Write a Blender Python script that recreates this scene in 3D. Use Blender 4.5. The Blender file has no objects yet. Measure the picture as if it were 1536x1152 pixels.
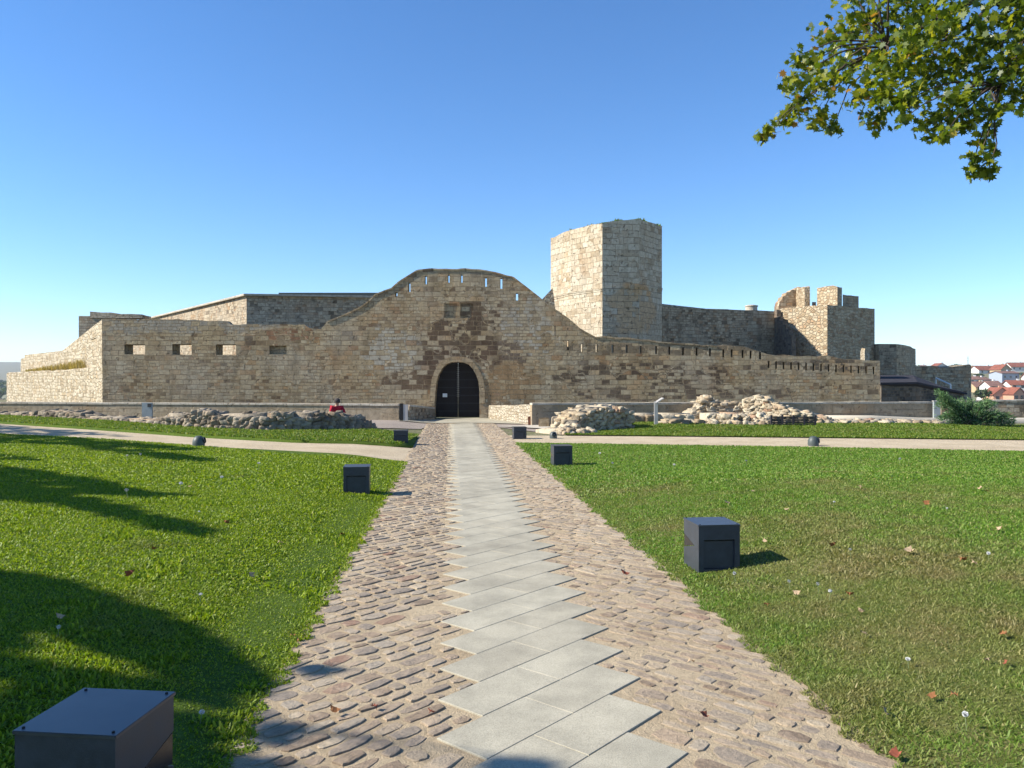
import bpy, bmesh, math, random
import numpy as np
from mathutils import Vector, Matrix, noise as mnoise
random.seed(7); rng = np.random.default_rng(11)
C = bpy.context.scene.collection
F, H, CX, HY = 1200.0, 1.65, 768.0, 570.0       # survey constants of the camera
R = math.radians
def sm(a, b, x):
    t = min(1.0, max(0.0, (x-a)/(b-a))); return t*t*(3-2*t)
def lerp(a, b, t): return a+(b-a)*t
# ------------------------------------------------------------------ terrain
def xL(y): return -1.213-0.0726*(y-3.4)
def xR(y): return 1.62-0.0868*(y-3.4)
def T(x, y):
    z = 0.0
    dR = x-xR(min(y, 30)); dL = xL(min(y, 30))-x
    if dR > 0: z += (0.02*sm(0, .25, dR)+0.22*sm(0.05, 2.3, dR)+.006*min(dR, 10))*(1-sm(10.5, 16, y))
    if dR > 0 and y > 23: z += .16*sm(23.5, 28, y)*sm(2, 5, dR)*(1-sm(14, 18, dR))
    if dL > 0: z += (0.12*sm(0, 1.4, dL)+0.02*min(dL, 16))*(1-.25*sm(10, 15, y))
    if y > 30: z *= 1-.5*sm(30, 34, y)
    r = max(0, x-30, -40-x, y-60, -60-y)
    z += -22*sm(0, 90, r)
    if y > 150 and x > 0:
        z += 22*0+np.interp(y, [150, 280, 620, 900, 1500, 2600, 4000], [0, 13, 34, 38, 36, 60, 95])*sm(-40, 60, x)
    if y > 300 and x <= 0:
        z += np.interp(y, [300, 900, 1800, 3000, 5000], [0, 12, 18, 88, 92])*(1+.12*mnoise.noise((x*.0012, y*.0012, 3)))
    return float(z)
def P(px, py, Y): return Vector(((px-CX)/F*Y, Y, H-(py-HY)/F*Y))
def g(px, py):                                   # where a line of sight meets the ground
    lo, hi = 1.0, 60.0
    for _ in range(40):
        m = (lo+hi)/2
        if H-(py-HY)/F*m > T((px-CX)/F*m, m): lo = m
        else: hi = m
    return ((px-CX)/F*lo, lo)
# ------------------------------------------------------------------ object helpers
def tag(o, label=None, cat=None, group=None, kind=None):
    if label: o['label'] = label
    if cat: o['category'] = cat
    if group: o['group'] = group
    if kind: o['kind'] = kind
    return o
def thing(name, label, cat, loc=(0, 0, 0), rz=0, group=None):
    o = bpy.data.objects.new(name, None); C.objects.link(o)
    o.empty_display_size = .2
    o.location = loc; o.rotation_euler = (0, 0, rz)
    return tag(o, label, cat, group)
def copy_tree(o, parent=None):
    c = o.copy(); C.objects.link(c); c.parent = parent
    for ch in list(o.children): copy_tree(ch, c)
    return c
def wall_uv(me):
    while me.uv_layers: me.uv_layers.remove(me.uv_layers[0])
    uvl = me.uv_layers.new(name='UVMap')
    n = len(me.loops)
    data = np.zeros((n, 2), dtype=np.float32)
    vs = me.vertices
    for p in me.polygons:
        nx, ny, nz = p.normal
        if abs(nz) < .8:
            l = math.hypot(nx, ny) or 1; tx, ty = -ny/l, nx/l
            off = round(math.atan2(ny, nx), 1)*3.7
            for li in p.loop_indices:
                c = vs[me.loops[li].vertex_index].co
                data[li] = (c.x*tx+c.y*ty+off, c.z)
        else:
            for li in p.loop_indices:
                c = vs[me.loops[li].vertex_index].co
                data[li] = (c.x, c.y)
    uvl.data.foreach_set('uv', data.ravel())
class MB:
    def __init__(s): s.v = []; s.f = []
    def add(s, v, f):
        b = len(s.v); s.v += [tuple(a) for a in v]; s.f += [tuple(i+b for i in q) for q in f]
    def box(s, c, size, rz=0, rx=0, ry=0):
        M = Matrix.Translation(c) @ Matrix.Rotation(rz, 4, 'Z') @ Matrix.Rotation(ry, 4, 'Y') @ Matrix.Rotation(rx, 4, 'X')
        a, b, d = [q/2 for q in size]
        v = [M @ Vector(q) for q in ((-a,-b,-d),(a,-b,-d),(a,b,-d),(-a,b,-d),(-a,-b,d),(a,-b,d),(a,b,d),(-a,b,d))]
        s.add(v, [(0,3,2,1),(4,5,6,7),(0,1,5,4),(1,2,6,5),(2,3,7,6),(3,0,4,7)])
    def tube(s, pts, rad, n=8, cap=True):
        pts = [Vector(p) for p in pts]; rings = []
        for i, p in enumerate(pts):
            d = (pts[min(i+1, len(pts)-1)]-pts[max(i-1, 0)]).normalized()
            u = d.orthogonal().normalized() if i == 0 else (u-d*u.dot(d)).normalized()
            w = d.cross(u)
            rr = rad[i] if isinstance(rad, (list, tuple)) else rad
            rings.append([p+(u*math.cos(2*math.pi*k/n)+w*math.sin(2*math.pi*k/n))*rr for k in range(n)])
        v = [q for r in rings for q in r]; f = []
        for i in range(len(pts)-1):
            for k in range(n):
                f.append((i*n+k, i*n+(k+1)%n, (i+1)*n+(k+1)%n, (i+1)*n+k))
        if cap: f.append(tuple(range(n))[::-1]); f.append(tuple((len(pts)-1)*n+k for k in range(n)))
        s.add(v, f)
    def lathe(s, prof, c=(0,0,0), n=20):
        c = Vector(c); v = []; f = []
        for r, z in prof:
            for k in range(n): v.append(c+Vector((r*math.cos(2*math.pi*k/n), r*math.sin(2*math.pi*k/n), z)))
        for i in range(len(prof)-1):
            for k in range(n): f.append((i*n+k, i*n+(k+1)%n, (i+1)*n+(k+1)%n, (i+1)*n+k))
        s.add(v, f)
    def prism(s, foot, z0, ztop, step=.35, jit=.06, seed=0, blocky=True, rows=1.2):
        """closed footprint (counter-clockwise) raised to a ragged top; ztop one height per corner"""
        rr = random.Random(seed); n = len(foot); ring = []
        for i in range(n):
            a, b = Vector(foot[i]), Vector(foot[(i+1)%n]); za, zb = ztop[i], ztop[(i+1)%n]
            m = max(1, int((b-a).length/step))
            for k in range(m):
                t = k/m; q = a.lerp(b, t); z = lerp(za, zb, t)
                z += rr.choice([0, 0, -1, .5, -.5])*jit if blocky else rr.uniform(-jit, jit)
                ring.append((q.x, q.y, z))
        m = len(ring)
        v = [(x, y, z0) for x, y, z in ring]+ring
        f = [(i, (i+1)%m, m+(i+1)%m, m+i) for i in range(m)]
        cx = sum(q[0] for q in ring)/m; cy = sum(q[1] for q in ring)/m; cz = sum(q[2] for q in ring)/m
        v.append((cx, cy, cz)); f += [(m+i, m+(i+1)%m, 2*m) for i in range(m)]
        s.add(v, f)
    def build(s, name, mat, parent=None, origin=(0, 0, 0), uv=False, smooth=False, bevel=0):
        me = bpy.data.meshes.new(name)
        o3 = Vector(origin)
        vv = [tuple(Vector(q)-o3) for q in s.v] if o3.length else s.v
        me.from_pydata(vv, [], s.f); me.update()
        if bevel:
            bm = bmesh.new(); bm.from_mesh(me)
            bmesh.ops.bevel(bm, geom=[e for e in bm.edges if len(e.link_faces) == 2 and e.calc_face_angle(0) > .5], offset=bevel, segments=2, affect='EDGES')
            bm.to_mesh(me); bm.free()
        if uv: wall_uv(me)
        if smooth: me.polygons.foreach_set('use_smooth', [True]*len(me.polygons))
        me.materials.append(mat)
        o = bpy.data.objects.new(name, me); C.objects.link(o)
        if parent: o.parent = parent
        return o
def raw_mesh(name, V, Fc, mat, parent=None, tint=None):
    """V (n,3) float array, Fc (m,k) int array"""
    me = bpy.data.meshes.new(name); k = Fc.shape[1]
    me.vertices.add(len(V)); me.vertices.foreach_set('co', V.astype(np.float32).ravel())
    me.loops.add(Fc.size); me.loops.foreach_set('vertex_index', Fc.astype(np.int32).ravel())
    me.polygons.add(len(Fc)); me.polygons.foreach_set('loop_start', np.arange(0, Fc.size, k, dtype=np.int32))
    me.polygons.foreach_set('loop_total', np.full(len(Fc), k, dtype=np.int32))
    me.update(calc_edges=True)
    if tint is not None:
        a = me.attributes.new('tint', 'FLOAT', 'POINT'); a.data.foreach_set('value', tint.astype(np.float32))
    me.materials.append(mat)
    o = bpy.data.objects.new(name, me); C.objects.link(o)
    if parent: o.parent = parent
    return o
# ------------------------------------------------------------------ material helpers
class NT:
    def __init__(s, name, rough=.9, spec=.25):
        s.m = bpy.data.materials.new(name); s.m.use_nodes = True
        s.t = s.m.node_tree; s.N = s.t.nodes; s.L = s.t.links
        s.b = s.N['Principled BSDF']; s.b.inputs['Roughness'].default_value = rough
        s.b.inputs['Specular IOR Level'].default_value = spec
        s.out = s.N['Material Output']
    def n(s, typ, ins=None, **kw):
        nd = s.N.new('ShaderNode'+typ)
        for k, v in kw.items(): setattr(nd, k, v)
        for k, v in (ins or {}).items(): s.set(nd.inputs[k], v)
        return nd
    def set(s, sock, v):
        if isinstance(v, bpy.types.NodeSocket): s.L.new(v, sock)
        else:
            if sock.type == 'RGBA' and len(v) == 3: v = (*v, 1)
            sock.default_value = v
    def math(s, op, a, b=0.0, clamp=False):
        nd = s.n('Math', {0: a, 1: b}, operation=op, use_clamp=clamp); return nd.outputs[0]
    def vmath(s, op, a, b=(0, 0, 0)):
        nd = s.n('VectorMath', {0: a, 1: b}, operation=op); return nd.outputs[0]
    def noise(s, vec, scale, detail=4, rough=.55, col=False, dist=0):
        nd = s.n('TexNoise', {'Vector': vec, 'Scale': scale, 'Detail': detail, 'Roughness': rough, 'Distortion': dist})
        return nd.outputs['Color' if col else 'Fac']
    def ramp(s, fac, stops, interp='LINEAR'):
        nd = s.n('ValToRGB', {0: fac}); cr = nd.color_ramp; cr.interpolation = interp
        while len(cr.elements) < len(stops): cr.elements.new(.5)
        for e, (p, c) in zip(cr.elements, stops):
            e.position = p; e.color = (c, c, c, 1) if isinstance(c, (int, float)) else (*c, 1)
        return nd.outputs[0]
    def mix(s, fac, a, b, blend='MIX'):
        nd = s.n('Mix', data_type='RGBA', blend_type=blend)
        s.set(nd.inputs[0], fac); s.set(nd.inputs[6], a); s.set(nd.inputs[7], b); return nd.outputs[2]
    def bump(s, h, dist=.02, strength=1.0, normal=None):
        nd = s.n('Bump', {'Height': h, 'Distance': dist, 'Strength': strength})
        if normal: s.L.new(normal, nd.inputs['Normal'])
        return nd.outputs[0]
    def uv(s): return s.n('UVMap').outputs[0]
    def pos(s): return s.n('NewGeometry').outputs['Position']
    def obj(s): return s.n('TexCoord').outputs['Object']
    def color(s, c): s.set(s.b.inputs['Base Color'], c)
    def normal(s, n): s.L.new(n, s.b.inputs['Normal'])
def plain(name, col, rough=.6, spec=.4, metal=0, var=.12, scale=6):
    t = NT(name, rough, spec); v = t.noise(t.obj(), scale, 4)
    t.color(t.mix(1.0, col, t.ramp(v, [(.3, 1-var*1.5), (.7, 1+0*var)]), 'MULTIPLY'))
    t.b.inputs['Metallic'].default_value = metal
    return t.m
TAN = [(0, (.13, .085, .05)), (.09, (.27, .19, .105)), (.3, (.36, .265, .15)), (.5, (.41, .31, .18)), (.68, (.37, .29, .185)), (.82, (.46, .365, .23)), (.93, (.385, .25, .125)), (1, (.28, .165, .085))]
PALE = [(0, (.28, .22, .14)), (.2, (.43, .36, .25)), (.5, (.54, .465, .335)), (.75, (.57, .50, .375)), (.9, (.48, .37, .235)), (1, (.42, .33, .21))]
GREY = [(0, (.12, .09, .06)), (.12, (.28, .22, .15)), (.5, (.43, .35, .24)), (.75, (.47, .39, .275)), (.92, (.38, .25, .14)), (1, (.25, .16, .10))]
def ashlar(name, bw=.52, bh=.26, ramp=TAN, grey=.45, greycol=(.30, .275, .23), seed=0, bump=.035, mort=(.20, .148, .088), patches=(), mortw=.011, stain=.5, small=.6):
    t = NT(name, .92, .15)
    uv = t.n('Mapping', {'Vector': t.uv(), 'Location': (seed*3.1, seed*1.7, 0)}).outputs[0]
    wob = t.vmath('MULTIPLY', t.vmath('SUBTRACT', t.noise(uv, 1.3, 3, col=True), (.5, .5, .5)), (.10, .07, 0))
    wob2 = t.vmath('MULTIPLY', t.vmath('SUBTRACT', t.noise(uv, 9, 3, col=True), (.5, .5, .5)), (.035, .035, 0))
    vec = t.vmath('ADD', t.vmath('ADD', uv, wob), wob2)
    def brick(w, h, off):
        nd = t.n('TexBrick', {'Vector': vec, 'Color1': (0, 0, 0), 'Color2': (1, 1, 1), 'Mortar': (.5, .5, .5), 'Scale': 1.0, 'Mortar Size': mortw, 'Mortar Smooth': .4, 'Bias': 0.0, 'Brick Width': w, 'Row Height': h}, offset=off, squash=.75, squash_frequency=3)
        return nd.outputs['Color'], nd.outputs['Fac']
    ra, fa = brick(bw, bh, .43); rb, fb = brick(bw*small, bh*(small+.07), .5)
    sel = t.ramp(t.noise(uv, .55, 2), [(.49, 0), (.51, 1)])
    r = t.mix(sel, ra, rb); fac = t.mix(sel, fa, fb)
    col = t.ramp(r, ramp)
    col = t.mix(t.math('MULTIPLY', t.ramp(t.noise(uv, .42, 5, .6), [(.42, 0), (.62, 1)]), grey), col, greycol)
    col = t.mix(t.math('MULTIPLY', t.ramp(t.noise(t.vmath('ADD', uv, (17, 5, 0)), .5, 4, .6), [(.56, 0), (.7, 1)]), .45), col, (.36, .205, .095))
    if patches:
        sp = t.n('SeparateXYZ', {0: t.pos()})
        nz = t.noise(uv, .9, 4, .6)
        r2 = t.math('FRACT', t.math('MULTIPLY', r, 9.73))
        for (cx, cz, rx, rz, pc, prob) in patches:
            dx = t.math('DIVIDE', t.math('SUBTRACT', sp.outputs[0], cx), rx)
            dz = t.math('DIVIDE', t.math('SUBTRACT', sp.outputs[2], cz), rz)
            d = t.math('SQRT', t.math('ADD', t.math('MULTIPLY', dx, dx), t.math('MULTIPLY', dz, dz)))
            d = t.math('ADD', d, t.math('MULTIPLY', t.math('SUBTRACT', nz, .5), 1.8))
            msk = t.ramp(d, [(.78, 1), (1.0, 0)])
            pick = t.math('LESS_THAN', r2, prob)
            col = t.mix(t.math('MULTIPLY', t.math('MULTIPLY', msk, pick), .85), col, pc)
    fine = t.noise(uv, 7, 8, .72)
    col = t.mix(1.0, col, t.ramp(fine, [(.25, .55), (.5, .98), (.75, 1.22)]), 'MULTIPLY')
    streak = t.noise(t.vmath('MULTIPLY', uv, (2.6, .35, 1)), 1.0, 5, .6)
    col = t.mix(stain, col, t.ramp(streak, [(.3, .5), (.55, 1.08)]), 'MULTIPLY')
    pit = t.ramp(t.noise(uv, 5.5, 3, .5), [(.63, 0), (.69, 1)])
    col = t.mix(t.math('MULTIPLY', pit, .55), col, (.09, .065, .04))
    jn = t.math('MULTIPLY', fac, t.ramp(t.noise(uv, 2.3, 3), [(.35, .15), (.6, .95)]))
    col = t.mix(jn, col, mort)
    t.color(col)
    h = t.math('ADD', t.math('MULTIPLY', r, .35), t.math('MULTIPLY', t.math('SUBTRACT', 1.0, fac), .55))
    h = t.math('SUBTRACT', t.math('ADD', h, t.math('MULTIPLY', fine, .7)), t.math('MULTIPLY', pit, .6))
    t.normal(t.bump(h, bump)); return t.m
def rubble(name, sx=.24, sz=.15, ramp=PALE, seed=0, bump=.06, mort=(.36, .30, .21), stain=.3):
    t = NT(name, .95, .12)
    uv = t.n('Mapping', {'Vector': t.uv(), 'Location': (seed*2.3, seed*1.1, 0)}).outputs[0]
    wob = t.vmath('MULTIPLY', t.vmath('SUBTRACT', t.noise(uv, 4, 3, col=True), (.5, .5, .5)), (.10, .07, 0))
    vec = t.vmath('MULTIPLY', t.vmath('ADD', uv, wob), (1/sx, 1/sz, 0))
    v1 = t.n('TexVoronoi', {'Vector': vec, 'Scale': 1.0, 'Randomness': .85}, voronoi_dimensions='2D')
    v2 = t.n('TexVoronoi', {'Vector': vec, 'Scale': 1.0, 'Randomness': .85}, voronoi_dimensions='2D', feature='DISTANCE_TO_EDGE')
    r = t.n('SeparateColor', {0: v1.outputs['Color']}).outputs[0]
    e = t.ramp(v2.outputs['Distance'], [(.02, 0), (.16, 1)])
    fine = t.noise(uv, 8, 8, .7)
    col = t.mix(1.0, t.ramp(r, ramp), t.ramp(fine, [(.25, .6), (.5, .98), (.75, 1.2)]), 'MULTIPLY')
    streak = t.noise(t.vmath('MULTIPLY', uv, (1.2, .5, 1)), 1.0, 5, .6)
    col = t.mix(stain, col, t.ramp(streak, [(.3, .5), (.55, 1.08)]), 'MULTIPLY')
    col = t.mix(t.math('MULTIPLY', t.math('SUBTRACT', 1.0, e), .6), col, mort)
    t.color(col)
    h = t.math('ADD', t.math('MULTIPLY', e, t.math('ADD', .45, t.math('MULTIPLY', r, .5))), t.math('MULTIPLY', fine, .5))
    t.normal(t.bump(h, bump)); return t.m
def loose_stone(name, ramp):
    t = NT(name, .95, .15)
    isl = t.n('NewGeometry').outputs['Random Per Island']
    p = t.obj(); fine = t.noise(p, 9, 7, .7); big = t.noise(p, 1.1, 3)
    col = t.mix(1.0, t.ramp(isl, ramp), t.ramp(fine, [(.25, .55), (.5, .95), (.75, 1.25)]), 'MULTIPLY')
    col = t.mix(.4, col, t.ramp(big, [(.35, .6), (.6, 1.1)]), 'MULTIPLY')
    t.color(col); t.normal(t.bump(fine, .05)); return t.m
M = {}
fx = lambda px: (px-CX)/F*34.3
fz = lambda py: H-(py-HY)/F*34.3
M['facade'] = ashlar('facade_ashlar', .46, .21, TAN,   .5, (.39, .335, .25), 1, patches=[
    (fx(690), fz(512), 1.9, 1.15, (.085, .055, .036), .55), (fx(725), fz(492), 1.9, 1.7, (.12, .08, .05), .3), (fx(650), fz(520), 1.6, 1.0, (.13, .085, .052), .35),
    (fx(585), fz(525), 1.7, 1.0, (.42, .375, .295), .5), (fx(790), fz(505), 1.3, 1.9, (.40, .355, .28), .4), (fx(655), fz(545), 1.1, .8, (.11, .07, .045), .4), (fx(760), fz(540), 1.2, .9, (.13, .085, .055), .4),
    (fx(960), fz(562), 4.6, .5, (.085, .058, .04), .5), (fx(610), fz(572), 1.3, .45, (.12, .075, .045), .5),
    (fx(1010), fz(590), 5.5, .35, (.12, .085, .06), .4), (fx(770), fz(580), 1.6, 1.1, (.30, .19, .095), .6),
    (fx(1245), fz(549), 2.6, .32, (.11, .085, .06), .5), (fx(430), fz(502), 1.6, .3, (.26, .13, .07), .5),
    (fx(250), fz(490), 5, .35, (.34, .30, .235), .7), (fx(1000), fz(523), 5.0, .32, (.17, .13, .085), .6), (fx(1235), fz(548), 2.7, .3, (.13, .10, .07), .5)])
M['arch'] = ashlar('arch_stone', .6, .3, [(0, (.28, .205, .12)), (.5, (.36, .27, .16)), (1, (.40, .31, .195))], .1, seed=3, stain=.2)
M['rampart'] = ashlar('rampart_stone', .42, .22, GREY, .5, (.42, .365, .28), 5, bump=.05)
M['curtain'] = ashlar('curtain_stone', .36, .2, GREY, .4, (.36, .31, .235), 8, bump=.05)
M['keep'] = ashlar('keep_stone', .55, .33, [(0, (.33, .25, .155)), (.25, (.45, .365, .25)), (.6, (.52, .44, .315)), (.9, (.56, .49, .365)), (1, (.42, .30, .17))], .5, (.50, .44, .34), 12, bump=.075, stain=.3, small=.8, patches=[(6.3, 5.2, 1.6, 1.3, (.52, .36, .205), .75), (6.6, 6.3, .7, .5, (.50, .32, .16), .6)])
M['flank'] = rubble('flank_rubble', .26, .17, PALE, 2)
M['turret'] = rubble('turret_rubble', .24, .16, [(0, (.25, .175, .105)), (.3, (.42, .33, .21)), (.7, (.50, .42, .295)), (1, (.40, .27, .16))], 6)
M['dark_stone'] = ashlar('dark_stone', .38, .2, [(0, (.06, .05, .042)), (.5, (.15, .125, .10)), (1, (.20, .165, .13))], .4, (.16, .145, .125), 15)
M['parapet'] = ashlar('parapet_stone', 1.1, .5, [(0, (.28, .215, .14)), (.5, (.36, .29, .195)), (1, (.33, .25, .155))], .4, (.34, .29, .22), 20, bump=.02, small=.8)
M['coping'] = ashlar('coping_stone', 1.2, .6, [(0, (.42, .37, .29)), (1, (.52, .47, .38))], .2, (.45, .42, .36), 22, bump=.015)
M['wing'] = rubble('wing_rubble', .18, .12, [(0, (.30, .24, .16)), (.5, (.46, .40, .30)), (1, (.52, .46, .36))], 9, .05)
M['ruin'] = loose_stone('ruin_stone', [(0, (.17, .135, .10)), (.35, (.27, .225, .165)), (.7, (.36, .31, .235)), (1, (.30, .22, .145))])
M['heap'] = loose_stone('heap_stone', [(0, (.27, .20, .125)), (.3, (.42, .345, .24)), (.7, (.51, .44, .32)), (.94, (.48, .37, .235)), (1, (.38, .23, .15))])
M['slate'] = plain('slate_roof', (.045, .043, .05), .95, .1, scale=3)
M['zinc'] = plain('zinc_roof', (.045, .06, .055), .5, .4)
# ------------------------------------------------------------------ ground materials
def soil(name, cols, scale=2.2, bump=.03):
    t = NT(name, .97, .1); p = t.pos()
    a = t.noise(p, scale, 6, .65); b = t.noise(p, 38, 5, .7); c = t.noise(p, .33, 3)
    f = t.math('ADD', t.math('MULTIPLY', a, .55), t.math('MULTIPLY', c, .45))
    col = t.mix(1.0, t.ramp(f, cols), t.ramp(b, [(.25, .5), (.5, .95), (.75, 1.4)]), 'MULTIPLY')
    t.color(col); t.normal(t.bump(t.math('ADD', a, t.math('MULTIPLY', b, .7)), bump)); return t.m
M['earth'] = soil('earth', [(.35, (.20, .17, .125)), (.5, (.15, .155, .075)), (.62, (.27, .225, .15))])
M['lawn_l'] = soil('lawn_soil_lush', [(.35, (.06, .10, .014)), (.55, (.085, .13, .018)), (.68, (.11, .14, .028))])
M['lawn_r'] = soil('lawn_soil_dry', [(.36, (.075, .115, .02)), (.5, (.13, .14, .04)), (.66, (.20, .17, .075))])
M['gravel'] = soil('gravel', [(.35, (.26, .215, .18)), (.6, (.33, .28, .235))], 9, .02)
def sandm(name, cols):
    t = NT(name, .98, .08); p = t.pos()
    a = t.noise(p, 1.2, 5, .6); b = t.noise(p, 24, 6, .75); g_ = t.noise(p, 120, 3, .6)
    col = t.ramp(a, cols)
    col = t.mix(1.0, col, t.ramp(b, [(.25, .68), (.5, .98), (.75, 1.15)]), 'MULTIPLY')
    col = t.mix(t.ramp(g_, [(.62, 0), (.7, .45)]), col, (.22, .16, .12))
    t.color(col); t.normal(t.bump(t.math('ADD', b, t.math('MULTIPLY', g_, .35)), .022)); return t.m
M['sand'] = sandm('sand_path', [(.35, (.44, .355, .235)), (.65, (.53, .435, .30))])
M['bed'] = sandm('sand_bed', [(.35, (.39, .30, .19)), (.65, (.48, .385, .255))])
def cobm():
    t = NT('cobble_stone', .85, .25)
    isl = t.n('NewGeometry').outputs['Random Per Island']; p = t.pos()
    fine = t.noise(p, 42, 7, .72); big = t.noise(p, 9, 4)
    col = t.ramp(isl, [(0, (.21, .155, .105)), (.2, (.33, .25, .17)), (.4, (.26, .215, .165)), (.6, (.40, .31, .205)), (.8, (.34, .285, .215)), (.93, (.46, .37, .25)), (1, (.25, .15, .10))])
    col = t.mix(1.0, col, t.ramp(fine, [(.25, .6), (.5, .98), (.75, 1.25)]), 'MULTIPLY')
    col = t.mix(t.ramp(big, [(.5, 0), (.68, .7)]), col, (.43, .33, .23))
    t.color(col); t.normal(t.bump(t.math('ADD', fine, t.math('MULTIPLY', big, .6)), .016)); return t.m
M['cobble'] = cobm()
def slabm():
    t = NT('granite_slab', .75, .3)
    isl = t.n('NewGeometry').outputs['Random Per Island']; p = t.pos()
    sp = t.noise(p, 160, 3, .7); b = t.noise(p, 3, 5, .6); c = t.noise(p, 40, 4, .6)
    col = t.ramp(isl, [(0, (.365, .33, .245)), (.5, (.39, .355, .265)), (1, (.415, .38, .285))])
    col = t.mix(1.0, col, t.ramp(sp, [(.3, .68), (.5, 1.0), (.7, 1.2)]), 'MULTIPLY')
    col = t.mix(.7, col, t.ramp(b, [(.3, .66), (.6, 1.08)]), 'MULTIPLY'); col = t.mix(.6, col, t.ramp(t.noise(p, .7, 5, .65), [(.35, .78), (.6, 1.05)]), 'MULTIPLY')
    col = t.mix(t.ramp(c, [(.64, 0), (.76, .35)]), col, (.30, .25, .18))
    t.color(col); t.normal(t.bump(sp, .002)); return t.m
M['slab'] = slabm()
def leafm(name, stops, patch=None, trans=.35, rough=.55, spec=.3, dry=0):
    t = NT(name, rough, spec)
    a = t.n('Attribute', attribute_name='tint').outputs['Fac']
    col = t.ramp(a, stops)
    if patch:
        p = t.pos()
        f = t.math('ADD', t.math('MULTIPLY', t.noise(p, .5, 4, .6), .6), t.math('MULTIPLY', t.noise(p, 2.6, 4, .6), .4))
        lo, hi, pstops = patch
        if dry:                                       # the sunny near corner of the lawn has dried out more
            sp = t.n('SeparateXYZ', {0: p}); f = t.math('ADD', f, t.math('MULTIPLY', t.math('SUBTRACT', 9.0, sp.outputs[1]), dry))
        col = t.mix(t.ramp(f, [(lo, 0), (hi, 1)]), col, t.ramp(a, pstops))
    t.color(col)
    tr = t.n('BsdfTranslucent', {'Color': t.mix(1.0, col, (1.5, 1.5, .7), 'MULTIPLY')})
    ms = t.n('MixShader', {0: trans, 1: t.b.outputs[0], 2: tr.outputs[0]})
    t.L.new(ms.outputs[0], t.out.inputs['Surface']); return t.m
DRY = [(0, (.13, .115, .035)), (.5, (.23, .20, .075)), (1, (.34, .28, .13))]
M['grass_l'] = leafm('grass_lush', [(0, (.085, .145, .008)), (.5, (.175, .25, .011)), (.9, (.26, .33, .02)), (1, (.32, .31, .05))], (.56, .72, [(0, (.09, .10, .02)), (1, (.20, .20, .06))]))
M['grass_r'] = leafm('grass_dry', [(0, (.06, .14, .012)), (.5, (.13, .24, .022)), (.85, (.20, .30, .04)), (1, (.32, .29, .11))], (.45, .66, DRY), dry=.014)
M['grass_far'] = leafm('grass_far', [(0, (.07, .135, .012)), (.6, (.14, .21, .02)), (1, (.22, .22, .05))], (.55, .75, DRY))
M['leaf_plane'] = leafm('leaf_maple', [(0, (.030, .055, .008)), (.4, (.085, .13, .010)), (.7, (.21, .24, .016)), (.97, (.37, .33, .03)), (1, (.30, .16, .04))], trans=.45, rough=.4, spec=.4)
M['leaf_dark'] = leafm('leaf_dark', [(0, (.02, .045, .008)), (1, (.06, .09, .015))], trans=.25)
M['juniper'] = leafm('juniper_spray', [(0, (.02, .055, .02)), (.5, (.06, .135, .045)), (1, (.16, .24, .10))], trans=.2)
M['bark'] = plain('bark', (.10, .075, .055), .95, .1, var=.35, scale=9)
# ------------------------------------------------------------------ ground sheet
def axis(segs):
    out = []
    for a, b, d in segs:
        n = max(1, int(round(abs(b-a)/d))); out += list(np.linspace(a, b, n, endpoint=False))
    out.append(segs[-1][1]); return out
gx = axis([(-6000, -1000, 500), (-1000, -200, 80), (-200, -60, 14), (-60, -24, 2.5), (-24, -8, .8), (-8, 8, .2), (8, 24, .6), (24, 60, 2.5), (60, 200, 14), (200, 800, 50), (800, 6000, 520)])
gy = axis([(-600, -60, 90), (-60, -4, 8), (-4, 18, .25), (18, 36, .6), (36, 70, 2.5), (70, 200, 10), (200, 900, 35), (900, 3000, 150), (3000, 8000, 1000)])
V = np.array([(x, y, T(x, y)-.03*(1 if y < 40 else 0)) for y in gy for x in gx]); nx = len(gx)
Fq = np.array([(j*nx+i, j*nx+i+1, (j+1)*nx+i+1, (j+1)*nx+i) for j in range(len(gy)-1) for i in range(nx-1)])
o = raw_mesh('ground', V, Fq, M['earth']); o['kind'] = 'structure'
o.data.polygons.foreach_set('use_smooth', [True]*len(Fq))
def sheet(name, A, B, mat, off, na=12, skirt=0):
    """a draped sheet between polylines A and B (same number of points)"""
    A = np.array(A, float); B = np.array(B, float); n = len(A); V = []; Fc = []
    for i in range(n):
        for k in range(na+1):
            x, y = A[i]+(B[i]-A[i])*k/na; V.append((x, y, T(x, y)+off))
    w = na+1
    for i in range(n-1):
        for k in range(na): Fc.append((i*w+k, i*w+k+1, (i+1)*w+k+1, (i+1)*w+k))
    if skirt:
        ring = [k for k in range(w)]+[i*w+na for i in range(1, n)]+[(n-1)*w+k for k in range(na-1, -1, -1)]+[i*w for i in range(n-2, 0, -1)]
        b = len(V)
        V += [(V[i][0], V[i][1], V[i][2]-skirt) for i in ring]; m = len(ring)
        Fc += [(ring[i], b+i, b+(i+1)%m, ring[(i+1)%m]) for i in range(m)]
    Fc = np.array(Fc)
    V = np.array(V)
    # make the top face upwards
    a, b_, c = V[Fc[0][0]], V[Fc[0][1]], V[Fc[0][2]]
    if np.cross(b_-a, c-a)[2] < 0: Fc = Fc[:, ::-1]
    o = raw_mesh(name, V, Fc, mat); o['kind'] = 'structure'; return o
def interp_pts(pts, n):
    pts = np.array(pts, float); d = np.r_[0, np.cumsum(np.hypot(*np.diff(pts, axis=0).T))]
    s = np.linspace(0, d[-1], n); return np.c_[np.interp(s, d, pts[:, 0]), np.interp(s, d, pts[:, 1])]
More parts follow.
